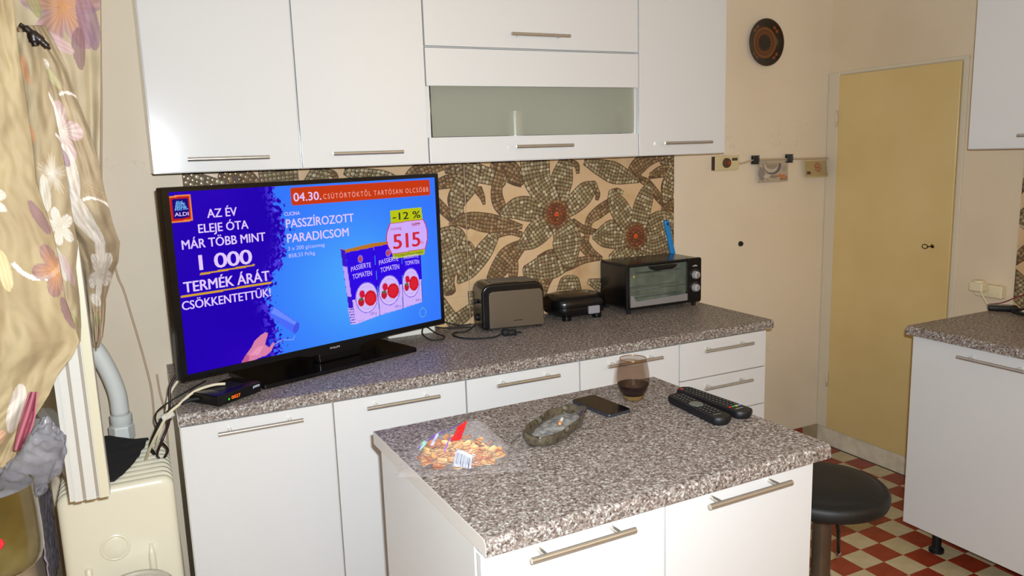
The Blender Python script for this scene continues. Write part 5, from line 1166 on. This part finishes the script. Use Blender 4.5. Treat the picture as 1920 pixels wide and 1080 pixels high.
# 3. middle panel between near curtain and tail, in front of the sash
T3 = [(60, 22, 70), (150, 38, 90), (250, 48, 110), (330, 56, 125), (400, 60, 135), (460, 78, 146), (500, 92, 142), (560, 104, 149), (610, 112, 152), (640, 118, 151)]
def f3(u, v):
    V = 60+580*v; l, r = interp(T3, V); y = -1.055-.012*math.sin(math.pi*u)+.003*math.sin(u*10+v*4)+.02*u+.005*noise.noise(Vector((u*4+v*6, v*16, 4))); return tuple(W(l+(r-l)*u, V, y))
fp3 = flowers_print((158, 138, 106), (174, 154, 120), 12)
sheet('curtain', f3, 110, 260, 'curtain', 'narrow fold of flowered voile with white petals, between the near curtain and the gathered tail', 'curtain', .0012, uvcol=lambda U, V: fp3(U, V, .17, [('leaf', .25, .12, .05, 1.4, (206, 140, 96), 0), ('leaf', .2, .33, .03, 1.4, (214, 140, 96), 0), ('flower', .62, .46, .075, .2, (184, 160, 120), WH), ('leaf', .38, .52, .06, 1.5, (222, 212, 192), 0), ('flower', .62, .63, .065, .5, WH, (214, 200, 176)), ('leaf', .46, .75, .06, 1.2, (204, 200, 184), 0), ('leaf', .68, .77, .06, 1.0, (190, 160, 156), 0), ('leaf', .70, .93, .04, .6, GR, 0), ('leaf', .3, .92, .05, 1.5, LIL_, 0), ('stem', .7, .38, .06, 1, WH, 1.4)]))
# 4. near curtain: yellowish sheer, hanging closest to the camera
T4 = [(-90, -150, 20), (0, -150, 24), (100, -150, 36), (180, -150, 48), (280, -150, 62), (340, -150, 68), (385, -150, 82), (430, -150, 98), (500, -150, 113), (560, -150, 122), (610, -150, 140), (640, -150, 149), (665, -150, 138), (700, -150, 110), (740, -150, 92), (790, -150, 60), (830, -150, 38), (870, -150, 22), (905, -150, 4)]
def f4(u, v):
    V = -90+995*v; l, r = interp(T4, V); low = max(0, (V-560)/345)
    y = -1.16-.10*(1-u)+.006*math.sin(u*11+v*3+low*4)+.0022*math.sin(u*29+v*6)+(.012+low*.028)*noise.noise(Vector((u*5+v*3, v*9, 2)))+.004*noise.noise(Vector((u*14-v*9, v*30, 12)))+low*.012*noise.noise(Vector((u*12-v*10, v*24+u*8, 6)))
    return tuple(W(l+(r-l)*u, V, y))
fp4 = flowers_print((158, 136, 102), (172, 152, 114), 21)
it4 = [('leaf', .60, .455, .035, .1, WH, 0), ('leaf', .60, .475, .03, .4, WH, 0), ('stem', .84, .555, .06, 0, (236, 228, 206), 2.6), ('flower', .965, .60, .052, .7, (152, 112, 112), OR), ('leaf', .93, .50, .035, 1.2, PL, 0), ('leaf', .60, .60, .04, 1.4, (220, 200, 150), 0), ('stem', .66, .50, .055, 4.0, (236, 228, 206), 1.2), ('leaf', .985, .68, .03, 1.5, PL, 0), ('leaf', .80, .86, .05, 1.2, (226, 214, 200), 0), ('flower', .66, .945, .06, .7, (222, 170, 140), (236, 190, 110)), ('leaf', .62, .98, .05, 1.4, (218, 160, 160), 0)]
sheet('curtain', f4, 170, 380, 'curtain', 'yellowish sheer curtain nearest the camera, filling the left edge of the picture', 'curtain', .0012, uvcol=lambda U, V: fp4(U, V, .30, it4))
# clip that gathers the tail
ck = thing('curtain_clip', 'dark brown clip pinching the flowered curtain near the top left', 'clip', tuple(W(66, 68, -1.075)), 0)
ck_o = Vector(ck.location); g = lambda u, v: tuple(Vector(W(u, v, -1.075))-ck_o)
m = MB(); m.tube(crom([g(37, 45), g(50, 54), g(64, 66), g(80, 79), g(94, 92)], 5), [.0035]*4+[.006]*5+[.0085]*6+[.006]*4+[.003, .0025], 10); m.build('jaw', mat('clip_brown', (38, 26, 18), .35), ck, smooth=True)
m = MB(); m.tube(crom([g(62, 64), g(64, 76), g(67, 86)], 5), [.010]*4+[.009]*3+[.006]*4, 10); m.build('grip', mat('clip_brown_b', (32, 22, 16), .35), ck, smooth=True)
m = MB(); m.tube([g(85, 80), g(92, 90)], .002, 8); m.build('spring', 'chrome', ck, smooth=True)
# pink cloth and plastic bag behind the pot
def fpk(u, v):
    V = 735+110*v; l, r = interp([(735, 56, 70), (780, 40, 66), (820, 30, 55), (845, 26, 42)], V); return tuple(W(l+(r-l)*u, V, -1.22+.01*math.sin(u*9+v*3)))
sheet('cloth', fpk, 20, 30, mat('dusty_pink_cloth', (176, 96, 108), .8), 'dusty pink cloth showing between the near curtain and the grey plastic bag', 'cloth', .002)
# ---------------------------------------------------------------- window sill, pot and plastic bag
si = tag(MB().box((-.30, WY0+.002, -.018), (.078, WY1-.11, .0)).build('trim_1', 'sash', None, bev=.004), kind='structure'); si.location = (-.20+.02, 0, .945)
si.data.transform(Matrix.Translation((-.02, 0, 0)))
pc = W(-4, 1000, -1.50); PX, PY = float(pc[0]), -1.50
pot = thing('plant_pot', 'glossy olive-brown ceramic pot with a raised red flower, bottom left corner', 'pot', (PX, PY, .9455))
pg_ = noisy('olive_brown_glaze', [(.25, (58, 44, 18)), (.5, (78, 62, 26)), (.75, (104, 92, 54))], 9, .2, bump=.05, bscale=20, coat=.4)
m = MB(); PR = .055
m.lathe([(.001, 0), (PR*.80, 0), (PR*.90, .006), (PR*.985, .020), (PR, .040), (PR*.99, .085), (PR*.965, .118), (PR*.975, .122), (PR*.94, .122), (PR*.93, .08), (PR*.88, .02), (.001, .014)], 56, cap=False); smooth_by(m.build('body', pg_, pot), 50)
fx_ = math.atan2(CAM[1]-PY, CAM[0]-PX)-.28
rf = MB(); rd = mat('raised_red_glaze', (206, 36, 44), .25); dk = mat('raised_brown_glaze', (40, 20, 16), .3)
def onpot(dx, z, r=PR): a = fx_+dx/r; return Vector((r*math.cos(a), r*math.sin(a), z))
for a_ in range(5):
    t = 2*math.pi*a_/5; p_ = onpot(.013*math.cos(t), .058+.013*math.sin(t), PR-.001); V = MB().lathe([(.0005, .004), (.006, .003), (.009, 0), (.009, -.001)], 10); MBp = MB(); MBp.v = [tuple(p_+Vector((x, y, z)).normalized()*Vector((x, y, z)).length) for x, y, z in V.v]; 
    s_ = MB(); s_.lathe([(.0005, -.009), (.006, -.006), (.0085, 0), (.006, .006), (.0005, .009)], 12, p_); s_.build('petal', rd if a_ in (0, 1, 4) else dk, pot, smooth=True)
s_ = MB(); s_.lathe([(.0005, -.006), (.005, 0), (.0005, .006)], 10, onpot(.004, .040, PR+.001)); s_.build('flower_bead', mat('bead_cream', (206, 196, 130), .3), pot, smooth=True)
gb = noisy('grey_plastic', [(.3, (92, 88, 92)), (.6, (124, 120, 122)), (.8, (154, 150, 150))], 14, .2, bump=1.0, bscale=30, spec=.8)
b = B(gb); nt = gb.node_tree; t = N(gb, 'ShaderNodeBsdfTransparent'); mx = N(gb, 'ShaderNodeMixShader'); mx.inputs[0].default_value = .68; L(gb, t.outputs[0], mx.inputs[1]); L(gb, b.outputs[0], mx.inputs[2]); L(gb, mx.outputs[0], nt.nodes['Material Output'].inputs['Surface'])
# crumpled bag stuffed in the pot, rising to the upper right
Pn = []
top = [Vector(W(u_, v_, PY+dy)) for u_, v_, dy in ((22, 925, 0), (44, 900, .03), (66, 872, .06), (84, 842, .09), (95, 815, .11), (100, 795, .12))]
rad = [.034, .037, .036, .031, .024, .008]
sec = crom([tuple(p) for p in top], 8); rr2 = np.interp(np.linspace(0, 1, len(sec)), np.linspace(0, 1, 6), rad)
for i, p in enumerate(sec):
    row = []
    for j in range(49):
        t_ = 2*math.pi*j/48; d = 1+.22*noise.noise(Vector((math.cos(t_)*2.2, math.sin(t_)*2.2, i*.16)))+.10*math.sin(t_*9+i*.25)*noise.noise(Vector((t_, i*.1, 4)))*2
        row.append((p.x+math.cos(t_)*rr2[i]*d*.9, p.y+math.sin(t_)*rr2[i]*d*.8, p.z+.010*noise.noise(Vector((t_*2, i*.3, 8)))+(-.012*math.cos(t_))))
    Pn.append(row)
m = MB(); m.grid(Pn); loc = Vector(top[0]); m.v = [(a-loc.x, b_-loc.y, c-loc.z) for a, b_, c in m.v]; o = m.build('plastic_bag', gb, None, smooth=True); o.location = loc; tag(o, 'crumpled grey see-through plastic bag stuffed in the olive pot', 'plastic bag')
# clear tub on the floor in front of the radiator
tbm = film('clear_tub_plastic', (206, 200, 186), .45, .15)
cn = thing('plastic_tub', 'tall clear plastic tub in front of the radiator, only its rounded lid edge in view', 'tub', (.030, -.730, 0))
m = MB(); m.lathe([(.001, .001), (.075, .001), (.080, .01), (.082, .46), (.079, .46), (.077, .012), (.001, .006)], 40, cap=False); smooth_by(m.build('body', tbm, cn), 50)
m = MB(); m.lathe([(.086, .455), (.087, .470), (.080, .477), (.070, .478), (.066, .472), (.001, .472)], 40, cap=False); smooth_by(m.build('lid', film('tub_lid', (216, 208, 190), .75, .2), cn), 50)
